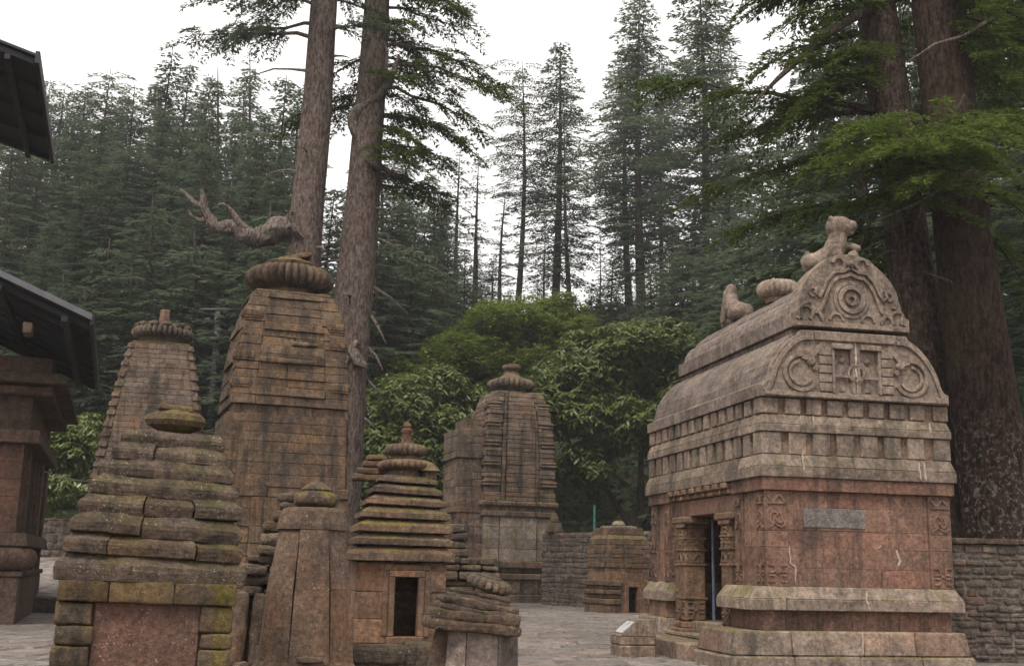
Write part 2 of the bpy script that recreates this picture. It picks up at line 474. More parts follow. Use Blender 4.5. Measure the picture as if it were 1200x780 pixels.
def link(name, me, mat, parent=None, smooth=False):
    o = bpy.data.objects.new(name, me)
    COL.objects.link(o)
    if mat is not None: me.materials.append(mat)
    if parent is not None: o.parent = parent
    return o
def recalc(me):
    import bmesh
    bm = bmesh.new(); bm.from_mesh(me); bmesh.ops.recalc_face_normals(bm, faces=bm.faces); bm.to_mesh(me); bm.free()
def obj(name, mb, mat, parent=None, smooth=False, fix=True, ang=50):
    me = bpy.data.meshes.new(name)
    me.from_pydata([tuple(p) for p in mb.v], [], mb.f)
    for nm, arr in (('tint', mb.t), ('hue', mb.h)):
        a = me.attributes.new(nm, 'FLOAT', 'FACE'); a.data.foreach_set('value', arr)
    if fix: recalc(me)
    if smooth:
        me.shade_smooth()
        me.set_sharp_from_angle(angle=rad(ang))
    return link(name, me, mat, parent)
def thing(name, label, cat, loc=(0, 0, 0), rz=0.0, group=None, tilt=(0, 0)):
    o = bpy.data.objects.new(name, None); COL.objects.link(o)
    o.empty_display_size = 0.3
    o.location = loc; o.rotation_euler = (tilt[0], tilt[1], rz)
    o['label'] = label; o['category'] = cat
    if group: o['group'] = group
    return o
def tag(o, label, cat, group=None):
    o['label'] = label; o['category'] = cat
    if group: o['group'] = group
    return o

# ------------------------------------------------------------------ terrain
def sstep(a, b, x):
    t = np.clip((x-a)/(b-a), 0, 1); return t*t*(3-2*t)
def hz(x, y):
    x = np.asarray(x, float); y = np.asarray(y, float)
    start = 60-26*sstep(7, 22, x)-7*sstep(-12, -24, x)
    end = 93.0
    top = 20.5+1.5*np.sin(x*0.09)+1.2*np.sin(x*0.05+1)
    t = np.clip((y-start)/(end-start), 0, 1)
    e = t*0.75+0.25*t*t*(3-2*t)
    z = top*e
    z = z-np.clip(y-97, 0, 400)*0.10
    z = z+(0.35*np.sin(x*0.7+y*0.3)+0.25*np.sin(y*1.1-x*0.4))*np.clip((y-start)/6, 0, 1)
    return z-0.06
def terrain():
    xs = np.concatenate([np.arange(-260, -60, 12.5), np.arange(-60, 60, 1.5), np.arange(60, 261, 12.5)])
    ys = np.concatenate([np.arange(-120, 30, 10), np.arange(30, 110, 1.5), np.arange(110, 420, 12.5)])
    X, Y = np.meshgrid(xs, ys)
    Z = hz(X, Y)
    v = np.stack([X, Y, Z], -1).reshape(-1, 3)
    nx = len(xs); f = []
    for j in range(len(ys)-1):
        for i in range(nx-1):
            a = j*nx+i; f.append((a, a+1, a+nx+1, a+nx))
    me = bpy.data.meshes.new('hillside'); me.from_pydata(v.tolist(), [], f); me.shade_smooth()
    k = NT('forest_floor')
    P = k.n('ShaderNodeNewGeometry').outputs['Position']
    c = k.mix(k.ramp(k.noise(P, 0.6, 8, 0.7), 0.4, 0.6), (0.045, 0.036, 0.022), (0.035, 0.05, 0.018))
    c = k.mix(k.ramp(k.noise(P, 3.0, 6, 0.7), 0.5, 0.7), c, (0.03, 0.06, 0.015))
    b = k.n('ShaderNodeBsdfPrincipled'); k.l(c, b.inputs['Base Color']); b.inputs['Roughness'].default_value = 1
    bp = k.n('ShaderNodeBump'); bp.inputs['Distance'].default_value = 0.4; k.l(k.noise(P, 2.5, 8, 0.7), bp.inputs['Height'])
    k.l(bp.outputs[0], b.inputs['Normal']); k.l(b.outputs[0], k.out.inputs[0])
    o = link('hillside', me, k.m); o['kind'] = 'structure'
terrain()
def paving():
    mb = MB(11); r = mb.rng
    y = -6.0
    bed = MB(1); bed.box(-26, 16, -8, 57, -0.05, -0.012, ch=0)
    bed.t = [-.35]*len(bed.t); o = obj('paving_bed', bed, M_flag); o['kind'] = 'structure'
    while y < 55:
        h = r.uniform(0.55, 0.95) if y > 6 else 1.4
        x = -22.0+r.uniform(0, .8)
        while x < 12:
            w = r.uniform(0.7, 1.6)
            j = 0.02
            t1, t2 = r.uniform(-.012, .012), r.uniform(-.010, .012)
            P = []
            q = [(x+j, y+j), (x+w-j, y+j), (x+w-j, y+h-j), (x+j, y+h-j)]
            q = [(a+r.uniform(-.025, .025), b+r.uniform(-.03, .03)) for a, b in q]
            P = [(a, b, -0.08) for a, b in q]+[(a, b, t1*i+t2*(1-i)) for i, (a, b) in enumerate(q)]
            P = P[:4]+[(q[0][0], q[0][1], 0.0+t1), (q[1][0], q[1][1], t2), (q[2][0], q[2][1], t2+.004), (q[3][0], q[3][1], t1-.003)]
            mb.hexa(P, 0.02, tint=r.uniform(-.22, .14), hue=r.choice((.1, .2, .3, .35, .4, .75)))
            x += w
        y += h
    o = obj('paving', mb, M_flag); o['kind'] = 'structure'
paving()

# ------------------------------------------------------------------ masonry generators
def course(mb, hx, hy, z0, z1, hx1=None, hy1=None, bl=0.6, pro=0.0, jit=0.006, ch=0.012, depth=0.28, seg=None, faces='fblr', prand=0.012, tv=0.24, hue=None, M=None):
    """one course of squared blocks round a rectangle (half sizes hx,hy), leaning in to hx1,hy1"""
    hx1 = hx if hx1 is None else hx1; hy1 = hy if hy1 is None else hy1
    r = mb.rng
    F_ = {'f': (lambda s, d, x, y: (s*x, -y+d)), 'b': (lambda s, d, x, y: (-s*x, y-d)),
          'l': (lambda s, d, x, y: (-x+d, -s*y)), 'r': (lambda s, d, x, y: (x-d, s*y))}
    for fc in faces:
        fn = F_[fc]
        W_ = 2*(hx if fc in 'fb' else hy)
        segs = seg or [(-1, 1, 0.0)]
        for (a, b, p) in segs:
            n = max(1, int(round((b-a)*W_/2/bl+r.uniform(-.4, .4))))
            cuts = [a]+sorted(a+(b-a)*(i+r.uniform(-.25, .25))/n for i in range(1, n))+[b]
            for i in range(n):
                e0 = e1 = 0.0
                pp = p+pro+r.uniform(-prand, prand)
                s0, s1 = cuts[i], cuts[i+1]
                if fc in 'lr':      # side faces butt behind the front ones
                    pass
                P = []
                for (x, y, z) in ((hx, hy, z0), (hx1, hy1, z1)):
                    o = []
                    for (s, d) in ((s0, -pp), (s1, -pp), (s1, depth), (s0, depth)):
                        q = fn(s, d, x, y); o.append(Vector((q[0], q[1], z)))
                    P += o
                if M is not None: P = [M @ p_ for p_ in P]
                mb.hexa(P, ch, jit, tv=tv, hue=hue)

def amalaka(mb, R, h, lobes, z0, c=(0, 0), n=None, la=0.13, M=None, **k):
    """ribbed cushion stone"""
    n = n or lobes*6
    prof = [(R*.55, z0, 0), (R*.74, z0+h*.04, .3), (R*.9, z0+h*.16, .8), (R*.985, z0+h*.33, 1), (R, z0+h*.5, 1), (R*.98, z0+h*.66, 1),
            (R*.9, z0+h*.83, .9), (R*.76, z0+h*.95, .5), (R*.55, z0+h, 0.1), (R*.3, z0+h*1.01, 0)]
    mb.lathe(prof, n, lobes, la, c=(c[0], c[1], 0), M=M, **k)

def rubble(mb, x0, x1, z0, z1, y=0.0, hmin=.12, hmax=.26, wmin=.2, wmax=.6, dep=.25, rr=.03, amp=.02, M=None, res=.12):
    """courses of random stones in the plane y, facing -y"""
    r = mb.rng; z = z0
    while z < z1-0.03:
        h = min(r.uniform(hmin, hmax), z1-z)
        if z1-z-h < 0.06: h = z1-z
        x = x0+r.uniform(-.1, 0)
        while x < x1:
            w = min(r.uniform(wmin, wmax), x1-x+.1)
            hh = h*r.uniform(.62, 1.0)
            mb.rough((x+w/2, y+dep/2+r.uniform(-.02, .03), z+h/2+r.uniform(-.012, .012)), (max(w*r.uniform(.86, .97), .05), dep, max(hh, .03)), r=min(rr, hh*.4), res=res, amp=amp, freq=2.2,
                     rz=r.uniform(-.04, .04), tilt=(0, r.uniform(-.03, .03)), M=M, tint=r.uniform(-.25, .22), hue=r.choice((0, .1, .2, .3, .4, .6)))
            x += w
        z += h

exec_parts = []
# ================================================================== the carved wagon-roofed shrine on the right
def carved_shrine():
    T = thing('carved_shrine', 'large reddish stone shrine with rounded wagon roof, carved gables and stone lions on the ridge', 'shrine', (3.43, 18.73, 0), math.atan2(.2005, .9797))
    r = random.Random(5)
    U0_, U1, V0, V1 = .9, 4.3, .35, 6.15
    # --- plinth
    m = MB(21)
    def tier(m, u0, u1, v0, v1, z0, z1, top, bl=1.2, ch=.03, hue=None):
        # outer blocks along the four sides of a solid tier
        n = max(1, round((u1-u0)/bl)); cuts = [u0+(u1-u0)*i/n+(r.uniform(-.2, .2) if 0 < i < n else 0) for i in range(n+1)]
        for i in range(n):
            a, b = cuts[i], cuts[i+1]
            m.box(a+.003, b-.003, v0+r.uniform(-.006, .006), v0+.5, z0, z1, ch, .004, top=((top if i == 0 else 0), (-top if i == n-1 else 0), top, 0), hue=hue)
        n = max(1, round((v1-v0-.5)/bl)); cuts = [v0+.5+(v1-v0-.5)*i/n for i in range(n+1)]
        for i in range(n):
            a, b = cuts[i], cuts[i+1]
            m.box(u0, u0+.45, a+.003, b-.003, z0, z1-.002, ch, .004, top=(top, 0, 0, 0), hue=hue)
            m.box(u1-.45, u1, a+.003, b-.003, z0, z1-.002, ch, .004, top=(0, -top, 0, 0), hue=hue)
        m.box(u0+.44, u1-.44, v0+.45, v1-.02, z0, z1-.006, .01)
    tier(m, .12, 4.47, .02, 1.75, -.1, .21, .03, hue=.3)
    tier(m, .2, 4.42, .1, 1.7, .21, .60, .06)
    tier(m, .45, 4.45, 4.85, 6.4, -.1, .22, .02, hue=.3)
    tier(m, .6, 4.4, 4.95, 6.3, .22, .60, .05)
    m.box(1.0, 4.42, 1.74, 4.9, -.1, .58, .01)
    obj('plinth', m, M_grey, T)
    m = MB(22); tier(m, .02, 1.6, 1.75, 4.85, -.1, .29, .0, bl=1.1, ch=.02)
    m.box(.72, 1.3, 1.75, 4.85, .29, .37, .02)
    obj('porch_step', m, M_grey, T)
    # --- recessed course and base moulding
    for (va, vb) in ((.42, 1.6), (5.0, 6.05)):
        m = MB(23)
        cuts = [.80, 1.25, 2.45, 3.3, 4.26]
        for a, b in zip(cuts, cuts[1:]): m.box(a+.002, b-.002, va, va+.4, .60, .92, .006, .003)
        m.box(.80, 1.2, va+.39, vb, .60, .92, .006); m.box(4.0, 4.26, va+.39, vb, .6, .92, .006)
        m.box(1.1, 4.2, va+.2, vb-.05, .6, .92, .005)
        obj('recessed_course', m, M_red, T)
    for (va, vb, left) in ((.22, 1.68, .56), (4.88, 6.3, .74)):
        m = MB(24)
        cuts = [left, 1.2, 2.55, 3.75, 4.42]
        for i, (a, b) in enumerate(zip(cuts, cuts[1:])):
            tl = .17 if i == 0 else 0; tr = -.11 if i == 3 else 0
            m.box(a+.002, b-.002, va, va+.5, .92, 1.1, .012, .004, hue=.3)
            m.box(a+.002, b-.002, va, va+.5, 1.1, 1.30, .012, .004, top=(tl, tr, .11, 0), hue=.3)
        m.box(left, left+.5, va+.5, vb, .92, 1.1, .012, hue=.3); m.box(left, left+.5, va+.5, vb, 1.1, 1.30, .012, top=(.17, 0, 0, 0), hue=.3)
        m.box(3.9, 4.42, va+.5, vb, .92, 1.3, .012, top=(0, -.1, 0, 0), hue=.3)
        m.box(left+.4, 4.2, va+.45, vb-.05, .93, 1.29, .01)
        obj('base_moulding', m, M_grey, T)
    # --- walls
    m = MB(25)
    rows = [1.30, 1.60, 1.93, 2.22, 2.60, 2.86]
    jo = [[1.3, 2.35, 3.0, 3.88], [1.3, 1.95, 3.1, 3.88], [1.3, 2.5, 3.88], [1.3, 1.62, 2.70, 3.3, 3.88], [1.3, 2.1, 3.2, 3.88]]
    for k in range(5):
        for a, b in zip(jo[k], jo[k][1:]):
            m.box(a+.001, b-.001, V0+.02+r.uniform(-.004, .004), V0+.3, rows[k]+.001, rows[k+1]-.001, .004, .002, hue=r.uniform(.3, .8), tv=.12)
    # side of the near pier, far pier, right and back walls
    for k in range(5):
        z0, z1 = rows[k]+.001, rows[k+1]-.001
        m.box(.935, 1.3, .7, 1.62, z0, z1, .005, .002, hue=.4)
        m.box(.935, 1.35, 4.98, 6.12, z0, z1, .005, .002, hue=.4)
        for a, b in ((.8, 2.2), (2.2, 4.1), (4.1, 6.1)): m.box(3.95, 4.26, a, b-.002, z0, z1, .006, .003)
        for a, b in ((.95, 2.6), (2.6, 4.25)): m.box(a, b-.002, 5.9, 6.13, z0, z1, .006)
        m.box(1.3, 3.9, 1.2, 1.6, z0, z1, .004); m.box(1.3, 3.9, 4.98, 5.3, z0, z1, .004)
    m.box(2.5, 2.8, 1.6, 2.7, .58, 2.6, .005); m.box(2.5, 2.8, 3.75, 4.98, .58, 2.6, .005); m.box(2.5, 2.8, 2.7, 3.75, 2.0, 2.6, .005)
    m.box(1.0, 4.2, .6, 6.0, 2.62, 2.84, .005)
    WALL = obj('wall', m, M_red, T)
    # --- pilasters with carving
    def fru(v): return lambda a, b, c: (a, v-c, b)
    def frs(u): return lambda a, b, c: (u-c, a, b)          # faces the courtyard, a runs along v
    def scroll(cx, cz, w, h, kind):
        if kind == 0:    # knotted bracket
            return [[(cx-.42*w, cz+.45*h), (cx-.15*w, cz+.42*h), (cx-.12*w, cz+.1*h), (cx-.4*w, cz+.05*h)], [(cx+.42*w, cz+.45*h), (cx+.15*w, cz+.42*h), (cx+.12*w, cz+.1*h), (cx+.4*w, cz+.05*h)],
                    [(cx-.42*w, cz-.45*h), (cx-.15*w, cz-.42*h), (cx-.12*w, cz-.12*h), (cx-.4*w, cz-.1*h)], [(cx+.42*w, cz-.45*h), (cx+.15*w, cz-.42*h), (cx+.12*w, cz-.12*h), (cx+.4*w, cz-.1*h)],
                    [(cx-.08*w, cz), (cx+.08*w, cz)]]
        if kind == 1:    # spiral leaf
            o = []
            for q in (-1, 1):
                o.append([(cx+q*(.04+.33*t)*w*math.cos(3.6*t+.4+(0 if q > 0 else .5)), cz+q*.05*h+(.02+.38*t)*h*math.sin(3.6*t+.4)*q) for t in [i/11 for i in range(12)]])
            o.append([(cx-.42*w, cz-.46*h), (cx-.1*w, cz-.25*h), (cx+.2*w, cz-.42*h), (cx+.42*w, cz-.28*h)])
            return o
        return [[(cx-.42*w+.84*w*t, cz+.3*h*math.sin(9*t+kind)) for t in [i/13 for i in range(14)]], [(cx-.42*w, cz-.42*h), (cx+.42*w, cz-.42*h)]]
    def carve(mb, fr, a0, a1, zs):
        cx, w = (a0+a1)/2, (a1-a0)
        for (za, zb, kd) in zs:
            for c in scroll(cx, (za+zb)/2, w*.95, zb-za, kd): mb.ribbon(c, .035, .022, fr, tint=r.uniform(-.06, .08), hue=.4)
    bands = [(1.36, 1.66, 0), (2.22, 2.62, 1), (2.64, 2.82, 2)]
    for (a0, a1, sd_) in ((.9, 1.3, 'l'), (3.88, 4.3, 'r')):
        m = MB(26 if sd_ == 'l' else 27)
        for z0, z1 in ((1.30, 1.93), (1.93, 2.20), (2.20, 2.86)):
            m.box(a0, a1, V0-.02, V0+.36, z0+.001, z1-.001, .008, .002, hue=.45)
        carve(m, fru(V0-.02), a0, a1, bands)
        if sd_ == 'l':
            carve(m, frs(.9), V0+.0, V0+.36, bands)
            m.box(.9, 1.2, 1.28, 1.62, 1.301, 2.86, .008, hue=.4); carve(m, frs(.9), 1.28, 1.62, bands)
        obj('corner_pilaster', m, M_red, T)
    m = MB(28)
    for va, vb in ((4.98, 5.3), (5.75, 6.12)):
        m.box(.88, 1.2, va, vb, 1.301, 2.86, .008, hue=.4); carve(m, frs(.88), va, vb, [(1.36, 1.8, 1), (1.85, 2.4, 2.5), (2.45, 2.8, 1)])
    carve(m, fru(4.98), .9, 1.3, [(1.4, 1.9, 1), (2.2, 2.7, 2)])
    obj('far_pilaster', m, M_red, T)
    # --- cement patch and mortar repairs
    m = MB(29); m.box(1.60, 2.72, V0+.004, V0+.06, 2.27, 2.585, .004, tint=0, hue=.1); obj('cement_patch', m, M_cement, WALL)
    def crack(pts, v, w=.022, h=.006, fr=None):
        m = MB(30)
        fr = fr or fru(v)
        o = []; ww = []
        for (a, b), (a2, b2) in zip(pts, pts[1:]):
            for i in range(6): t = i/6; o.append((a+(a2-a)*t+r.uniform(-.008, .008), b+(b2-b)*t)); ww.append(w*r.uniform(.4, 1.4))
        o.append(pts[-1]); ww.append(w*.5)
        m.ribbon(o, ww, h, fr, tint=0, hue=0); obj('mortar_repair', m, M_mortar, WALL if abs(v-V0-.016) < .01 else T)
    crack([(1.335, 1.95), (1.34, 1.68), (1.38, 1.65), (1.44, 1.62), (1.43, 1.36)], V0+.016, .02)
    crack([(3.27, 1.93), (3.33, 1.75), (3.29, 1.68)], V0+.016, .035)
    crack([(2.94, 1.95), (3.0, 2.0)], V0+.016, .02); crack([(2.3, 1.325), (3.05, 1.315)], V0+.06, .02); crack([(3.6, 1.315), (3.85, 1.31)], V0+.06, .03)
    crack([(2.62, 1.26), (2.6, 1.12), (2.66, .95)], .212, .03)
    crack([(1.55, 3.48), (1.57, 3.2)], .238, .02); crack([(3.78, 3.42), (3.82, 3.12)], .238, .04); crack([(3.69, 3.42), (3.72, 3.12)], .238, .03)
    crack([(1.78, 4.13), (1.8, 3.93)], .278, .022); crack([(3.95, 4.1), (3.97, 3.95)], .278, .03)
    crack([(2.45, .6), (2.44, .25)], .094, .03)
    crack([(2.6, 4.46), (2.61, 4.7), (2.58, 5.0), (2.6, 5.3), (2.57, 5.55)], .232, .035)
    # --- porch pillars
    for vc in (1.98, 4.25):
        m = MB(int(vc*100))
        h = .215; uc = 1.08
        zs = [.56, .98, 1.62, 1.66, 1.88, 1.92, 2.08, 2.14, 2.42]
        m.box(uc-h, uc+h, vc-h, vc+h, .56, 2.36, .03, hue=.3)
        for z in (.98, 1.62, 1.90, 2.12): m.box(uc-h-.022, uc+h+.022, vc-h-.022, vc+h+.022, z, z+.045, .008)
        for z0, z1, kd in ((.6, .95, 0), (1.68, 1.88, 2), (1.96, 2.1, 0), (2.17, 2.34, 1)):
            carve(m, fru(vc-h), uc-h, uc+h, [(z0, z1, kd)]); carve(m, frs(uc-h), vc-h, vc+h, [(z0, z1, kd)])
        PL = obj('pillar', m, M_warm, T)
        m = MB(3); m.box(uc-h-.12, uc+h+.1, vc-h-.1, vc+h+.1, .30, .44, .02); m.box(uc-h-.05, uc+h+.05, vc-h-.05, vc+h+.05, .44, .56, .02); obj('pillar_base', m, M_warm, PL)
        m = MB(4); m.box(uc-h-.04, uc+h+.04, vc-h-.04, vc+h+.04, 2.34, 2.42, .015); m.box(uc-h-.05, uc+h+.04, vc-h-.22, vc+h+.22, 2.42, 2.56, .03); obj('capital', m, M_warm, PL)
    # half pillar by the far pier, inner jambs
    m = MB(33)
    m.box(.98, 1.35, 4.78, 4.97, .30, 2.5, .02); m.box(.92, 1.4, 4.7, 4.97, .3, .5, .02)
    for z in (.7, 1.1, 1.6, 1.9, 2.2): m.box(.965, 1.36, 4.765, 4.96, z, z+.05, .01)
    obj('half_pillar', m, M_warm, T)
    for v_ in (2.24, 3.75): m = MB(34); m.box(1.32, 1.36, v_, v_+.05, .37, 2.5, .005); obj('iron_gate_post', m, M_blue, T)
    m = MB(35)
    for a, b in ((1.62, 2.75), (2.75, 3.9), (3.9, 4.98)): m.box(.9, 1.4, a+.002, b-.002, 2.56, 2.86, .012, .003, hue=.55)
    m.box(1.4, 2.6, 1.62, 4.98, 2.58, 2.62, .004)
    obj('lintel', m, M_red, T)
    m = MB(36)
    cuts = [.84, 2.0, 3.1, 4.0, 4.36]
    for a, b in zip(cuts, cuts[1:]): m.box(a+.001, b-.001, V0-.08, V0+.3, 2.86, 3.08, .01, .003, hue=r.uniform(.5, 1), top=(0, 0, -.0, 0))
    m.box(.85, 1.3, V0+.3, 1.66, 2.862, 3.08, .01, hue=.6); m.box(.84, 1.3, 4.9, 6.2, 2.862, 3.08, .01, hue=.4)
    m.box(4.0, 4.35, V0+.3, 6.2, 2.862, 3.08, .01); m.box(1.0, 4.3, 5.9, 6.2, 2.862, 3.08, .01); m.box(1.12, 4.1, .5, 6.0, 2.87, 3.07, .01)
    obj('frieze', m, M_red, T)
    for i in range(8):
        v = 1.84+i*.405; m = MB(40+i)
        m.box(.82, 1.2, v-.12, v+.12, 2.87, 2.965, .02, hue=.35); m.box(.76, 1.2, v-.125, v+.125, 2.965, 3.07, .02, hue=.35)
        obj('bracket', m, M_warm, T)
    # --- cornices and dentil courses
    def cornice(name, seed, z0, zm, z1, off, inn, mat=M_grey):
        m = MB(seed)
        a, b, c, d = U0_-off, U1+off*.9, V0-off, V1+off
        cu = [a, 1.55, 2.5, 3.75, b]; cv = [c, 1.2, 2.9, 4.6, d]
        for i in range(4):
            q, s = cu[i], cu[i+1]
            for vv, sg in ((c, 1), (d, -1)):
                y0, y1 = (vv, vv+.4) if sg > 0 else (vv-.4, vv)
                t0 = inn if i == 0 else 0; t1 = -inn if i == 3 else 0
                m.box(q+.0015, s-.0015, y0, y1, z0, zm, .01, .003, hue=.3); m.box(q+.0015, s-.0015, y0, y1, zm, z1, .012, .003, hue=.3, top=(t0, t1, inn if sg > 0 else 0, 0 if sg > 0 else -inn))
        for i in range(4):
            q, s = (cv[i] if i else c+.4), (cv[i+1] if i < 3 else d-.4)
            for uu, sg in ((a, 1), (b, -1)):
                x0, x1 = (uu, uu+.4) if sg > 0 else (uu-.4, uu)
                m.box(x0, x1, q+.0015, s-.0015, z0, zm, .01, .003, hue=.2); m.box(x0, x1, q+.0015, s-.0015, zm, z1-.001, .012, .003, hue=.2, top=(inn if sg > 0 else 0, 0 if sg > 0 else -inn, 0, 0))
        m.box(a+.3, b-.3, c+.3, d-.3, z0+.01, z1-.01, .01)
        obj(name, m, mat, T)
    cornice('lower_cornice', 51, 3.08, 3.26, 3.46, .115, .07)
    cornice('upper_cornice', 52, 3.84, 3.97, 4.14, .075, .06)
    def dentils(seed, z0, z1, off, n, nv):
        m = MB(seed)
        a, b, c, d = U0_-off, U1+off, V0-off, V1+off
        m.box(a+.06, b-.06, c+.06, d-.06, z0, z1, .004, hue=.8, tint=-.1)
        st = (b-a)/n
        for i in range(n):
            w = st*.72
            x = a+i*st+(0 if i == 0 else st*.14); x = min(x, b-w)
            if i == 0: m.box(a, a+w*1.15, c, c+w*1.1, z0+.006, z1-.006, .012, .003, hue=.25)
            elif i == n-1: m.box(b-w, b, c, c+.3, z0+.006, z1-.006, .012, .003, hue=.3)
            else: m.box(x, x+w, c, c+.2, z0+.006, z1-.006, .012, .003, hue=r.choice((.2, .3, .5)), tv=.2)
            m.box(x, x+w, d-.2, d, z0+.006, z1-.006, .012)
        st = (d-c)/nv
        for i in range(1, nv):
            w = st*.66; y = c+i*st+st*.17
            m.box(a, a+.2, y, y+w, z0+.006, z1-.006, .012, .004, hue=r.choice((.0, .1, .6)), tv=.22); m.box(b-.2, b, y, y+w, z0+.006, z1-.006, .012, .004)
        obj('dentil_course', m, M_grey, T)
    dentils(53, 3.46, 3.84, .05, 8, 14)
    dentils(54, 4.14, 4.42, .04, 9, 15)
    # --- the two roof tiers: profile extruded along v
    uc = 2.585
    def halfprof(h, kind):
        if kind == 1: return [(1.76, 0), (1.76, .20), (1.66, .215), (1.60, .30), (1.58, .42), (1.53, .58), (1.44, .75), (1.31, .92), (1.18, 1.05), (1.08, 1.13)]
        return [(1.13, 0), (1.13, .26), (1.02, .27), (.98, .42), (.93, .52), (.84, .62), (.74, .66), (.72, .72), (.60, .84), (.45, .95), (.30, 1.02), (.16, 1.07)]
    def roof(name, seed, z, prof, v0, v1, nseg, mat):
        m = MB(seed)
        pts = [(uc-a, z+b) for a, b in prof]+[(uc+a, z+b) for a, b in prof[::-1]]
        for k in range(len(prof)-1):
            (a0, b0), (a1, b1) = prof[k], prof[k+1]
            n = nseg; off = r.uniform(0, .5)
            group = 0 if k == 0 else (1 if k < 5 else 2)
            rr_ = random.Random(seed*10+group)
            cuts = [v0]+[v0+(v1-v0)*(i+rr_.uniform(-.25, .25))/n for i in range(1, n)]+[v1]
            for i in range(n):
                tn = rr_.uniform(-.2, .2); hu = rr_.uniform(.0, .5)
                for sg in (-1, 1):
                    q = [(uc+sg*a0, z+b0), (uc+sg*a1, z+b1), (uc+sg*max(a1-.3, 0), z+b1-.2*(b1 > .3)-.001), (uc+sg*max(a0-.3, 0), z+b0-.2*(b0 > .3))]
                    g = .011
                    va, vb = cuts[i]+(g if i else 0), cuts[i+1]-(g if i < n-1 else 0)
                    P = [(q[0][0], va, q[0][1]), (q[3][0], va, q[3][1]), (q[3][0], vb, q[3][1]), (q[0][0], vb, q[0][1]),
                         (q[1][0], va, q[1][1]), (q[2][0], va, q[2][1]), (q[2][0], vb, q[2][1]), (q[1][0], vb, q[1][1])]
                    m.hexa(P, .004, 0, tint=tn, hue=hu)
        top = prof[-1]
        m.box(uc-top[0]-.0, uc+top[0]+.0, v0+.01, v1-.01, z+top[1]-.3, z+top[1]+.004, .006)
        inner = [(uc-a*.93, z+max(b-.04, .0)) for a, b in prof]+[(uc+a*.93, z+max(b-.04, 0.0)) for a, b in prof[::-1]]
        m.prism(inner, lambda a, b, c: (a, c, b), v0+.03, v1-.03, tint=-.2, hue=.2)
        return obj(name, m, mat, T)
    roof('lower_roof', 61, 4.425, halfprof(0, 1), .42, 6.22, 5, M_roof)
    roof('upper_roof', 62, 5.66, halfprof(0, 2), .72, 5.95, 4, M_roof)
    m = MB(63); m.box(uc-1.06, uc+1.06, .5, 6.0, 5.50, 5.665, .02); obj('roof_step', m, M_roof, T)
    # --- carved gables
    def arc(cx, cz, R, a0, a1, n=18, sx=1): return [(cx+sx*R*math.cos(a0+(a1-a0)*i/(n-1)), cz+R*math.sin(a0+(a1-a0)*i/(n-1))) for i in range(n)]
    m = MB(64)
    hp = [(1.74, 0), (1.74, .16), (1.66, .20), (1.60, .30), (1.56, .46), (1.49, .62), (1.38, .79), (1.25, .94), (1.14, 1.03), (1.02, 1.10), (.98, 1.17)]
    def outl(hp, z): return [(uc-a, z+b) for a, b in hp]+[(uc+a, z+b) for a, b in hp[::-1]]
    z = 4.43; vf = .24
    gf = lambda a, b, c: (a, vf-c, b)
    G = dict(tint=0, hue=.25)
    m.prism(outl(hp, z), gf, -.22, -.05, **G)
    for s in (-1, 1):
        w_ = [(uc+s*a, z+b) for a, b in hp if a > .45]+[(uc+s*.42, z+1.17), (uc+s*.42, z)]
        m.prism(w_, gf, -.051, 0, **G)
    m.prism([(uc-.42, z), (uc+.42, z), (uc+.42, z+.11), (uc-.42, z+.11)], gf, -.051, -.001, **G); m.prism([(uc-.42, z+.86), (uc+.42, z+.86), (uc+.42, z+1.169), (uc-.42, z+1.169)], gf, -.051, -.001, **G)
    m.prism([(uc-.09, z+.11), (uc+.09, z+.11), (uc+.09, z+.86), (uc-.09, z+.86)], gf, -.051, -.001, **G)
    fr = fru(vf)
    K = dict(tint=.03, hue=.25)
    m.ribbon([(uc-1.7, z+.06), (uc-.5, z+.05), (uc+.5, z+.05), (uc+1.7, z+.06)], .09, .03, fr, **K)
    for s in (-1, 1):
        sc = lambda pts: [(uc+s*a, z+b) for a, b in pts]
        m.ribbon(sc([(1.62, .1), (1.55, .28), (1.49, .46), (1.41, .62), (1.30, .77), (1.17, .90), (1.02, 1.0), (.9, 1.03), (.78, 1.03)]), .075, .04, fr, **K)
        m.ribbon(sc(arc(1.02, .42, .30, rad(-150), rad(100))), .06, .05, fr, **K)
        m.ribbon(sc(arc(1.02, .42, .20, rad(-150), rad(85))), .05, .035, fr, **K)
        m.ribbon(sc([(1.0, .70), (.86, .66), (.80, .74), (.68, .86), (.6, .93)]), .09, .05, fr, **K)
        m.lathe([(.085, -.02), (.08, .04), (.04, .07)], 14, M=Matrix.Translation((uc+s*.83, vf, z+.62))@Matrix.Rotation(rad(90), 4, 'X'), **K)
        m.lathe([(.06, -.02), (.055, .04), (.03, .06)], 14, M=Matrix.Translation((uc+s*.76, vf, z+.5))@Matrix.Rotation(rad(90), 4, 'X'), **K)
        for i in range(5):       # stacked blocks
            m.box(uc+s*.575-.115, uc+s*.575+.115, vf-.045, vf+.05, z+.12+i*.155, z+.12+i*.155+.142, .012, .003, tint=r.uniform(-.1, .1), hue=.25)
        # niche frame
        m.box(uc+s*.43-.025, uc+s*.43+.025, vf-.05, vf+.05, z+.1, z+.9, .008, **K); m.box(uc+s*.05-.025, uc+s*.05+.025, vf-.03, vf+.05, z+.1, z+.6, .008, **K)
        m.box(min(uc+s*.08, uc+s*.46), max(uc+s*.08, uc+s*.46), vf-.085, vf+.05, z+.86, z+.95, .01, **K)
        m.box(uc+s*.24-.07, uc+s*.24+.07, vf+.03, vf+.1, z+.12, z+.6, .03, **K); m.lathe([(.02, -.06), (.06, -.03), (.07, 0), (.05, .05), (.01, .07)], 12, c=(uc+s*.24, vf+.06, z+.68), **K)
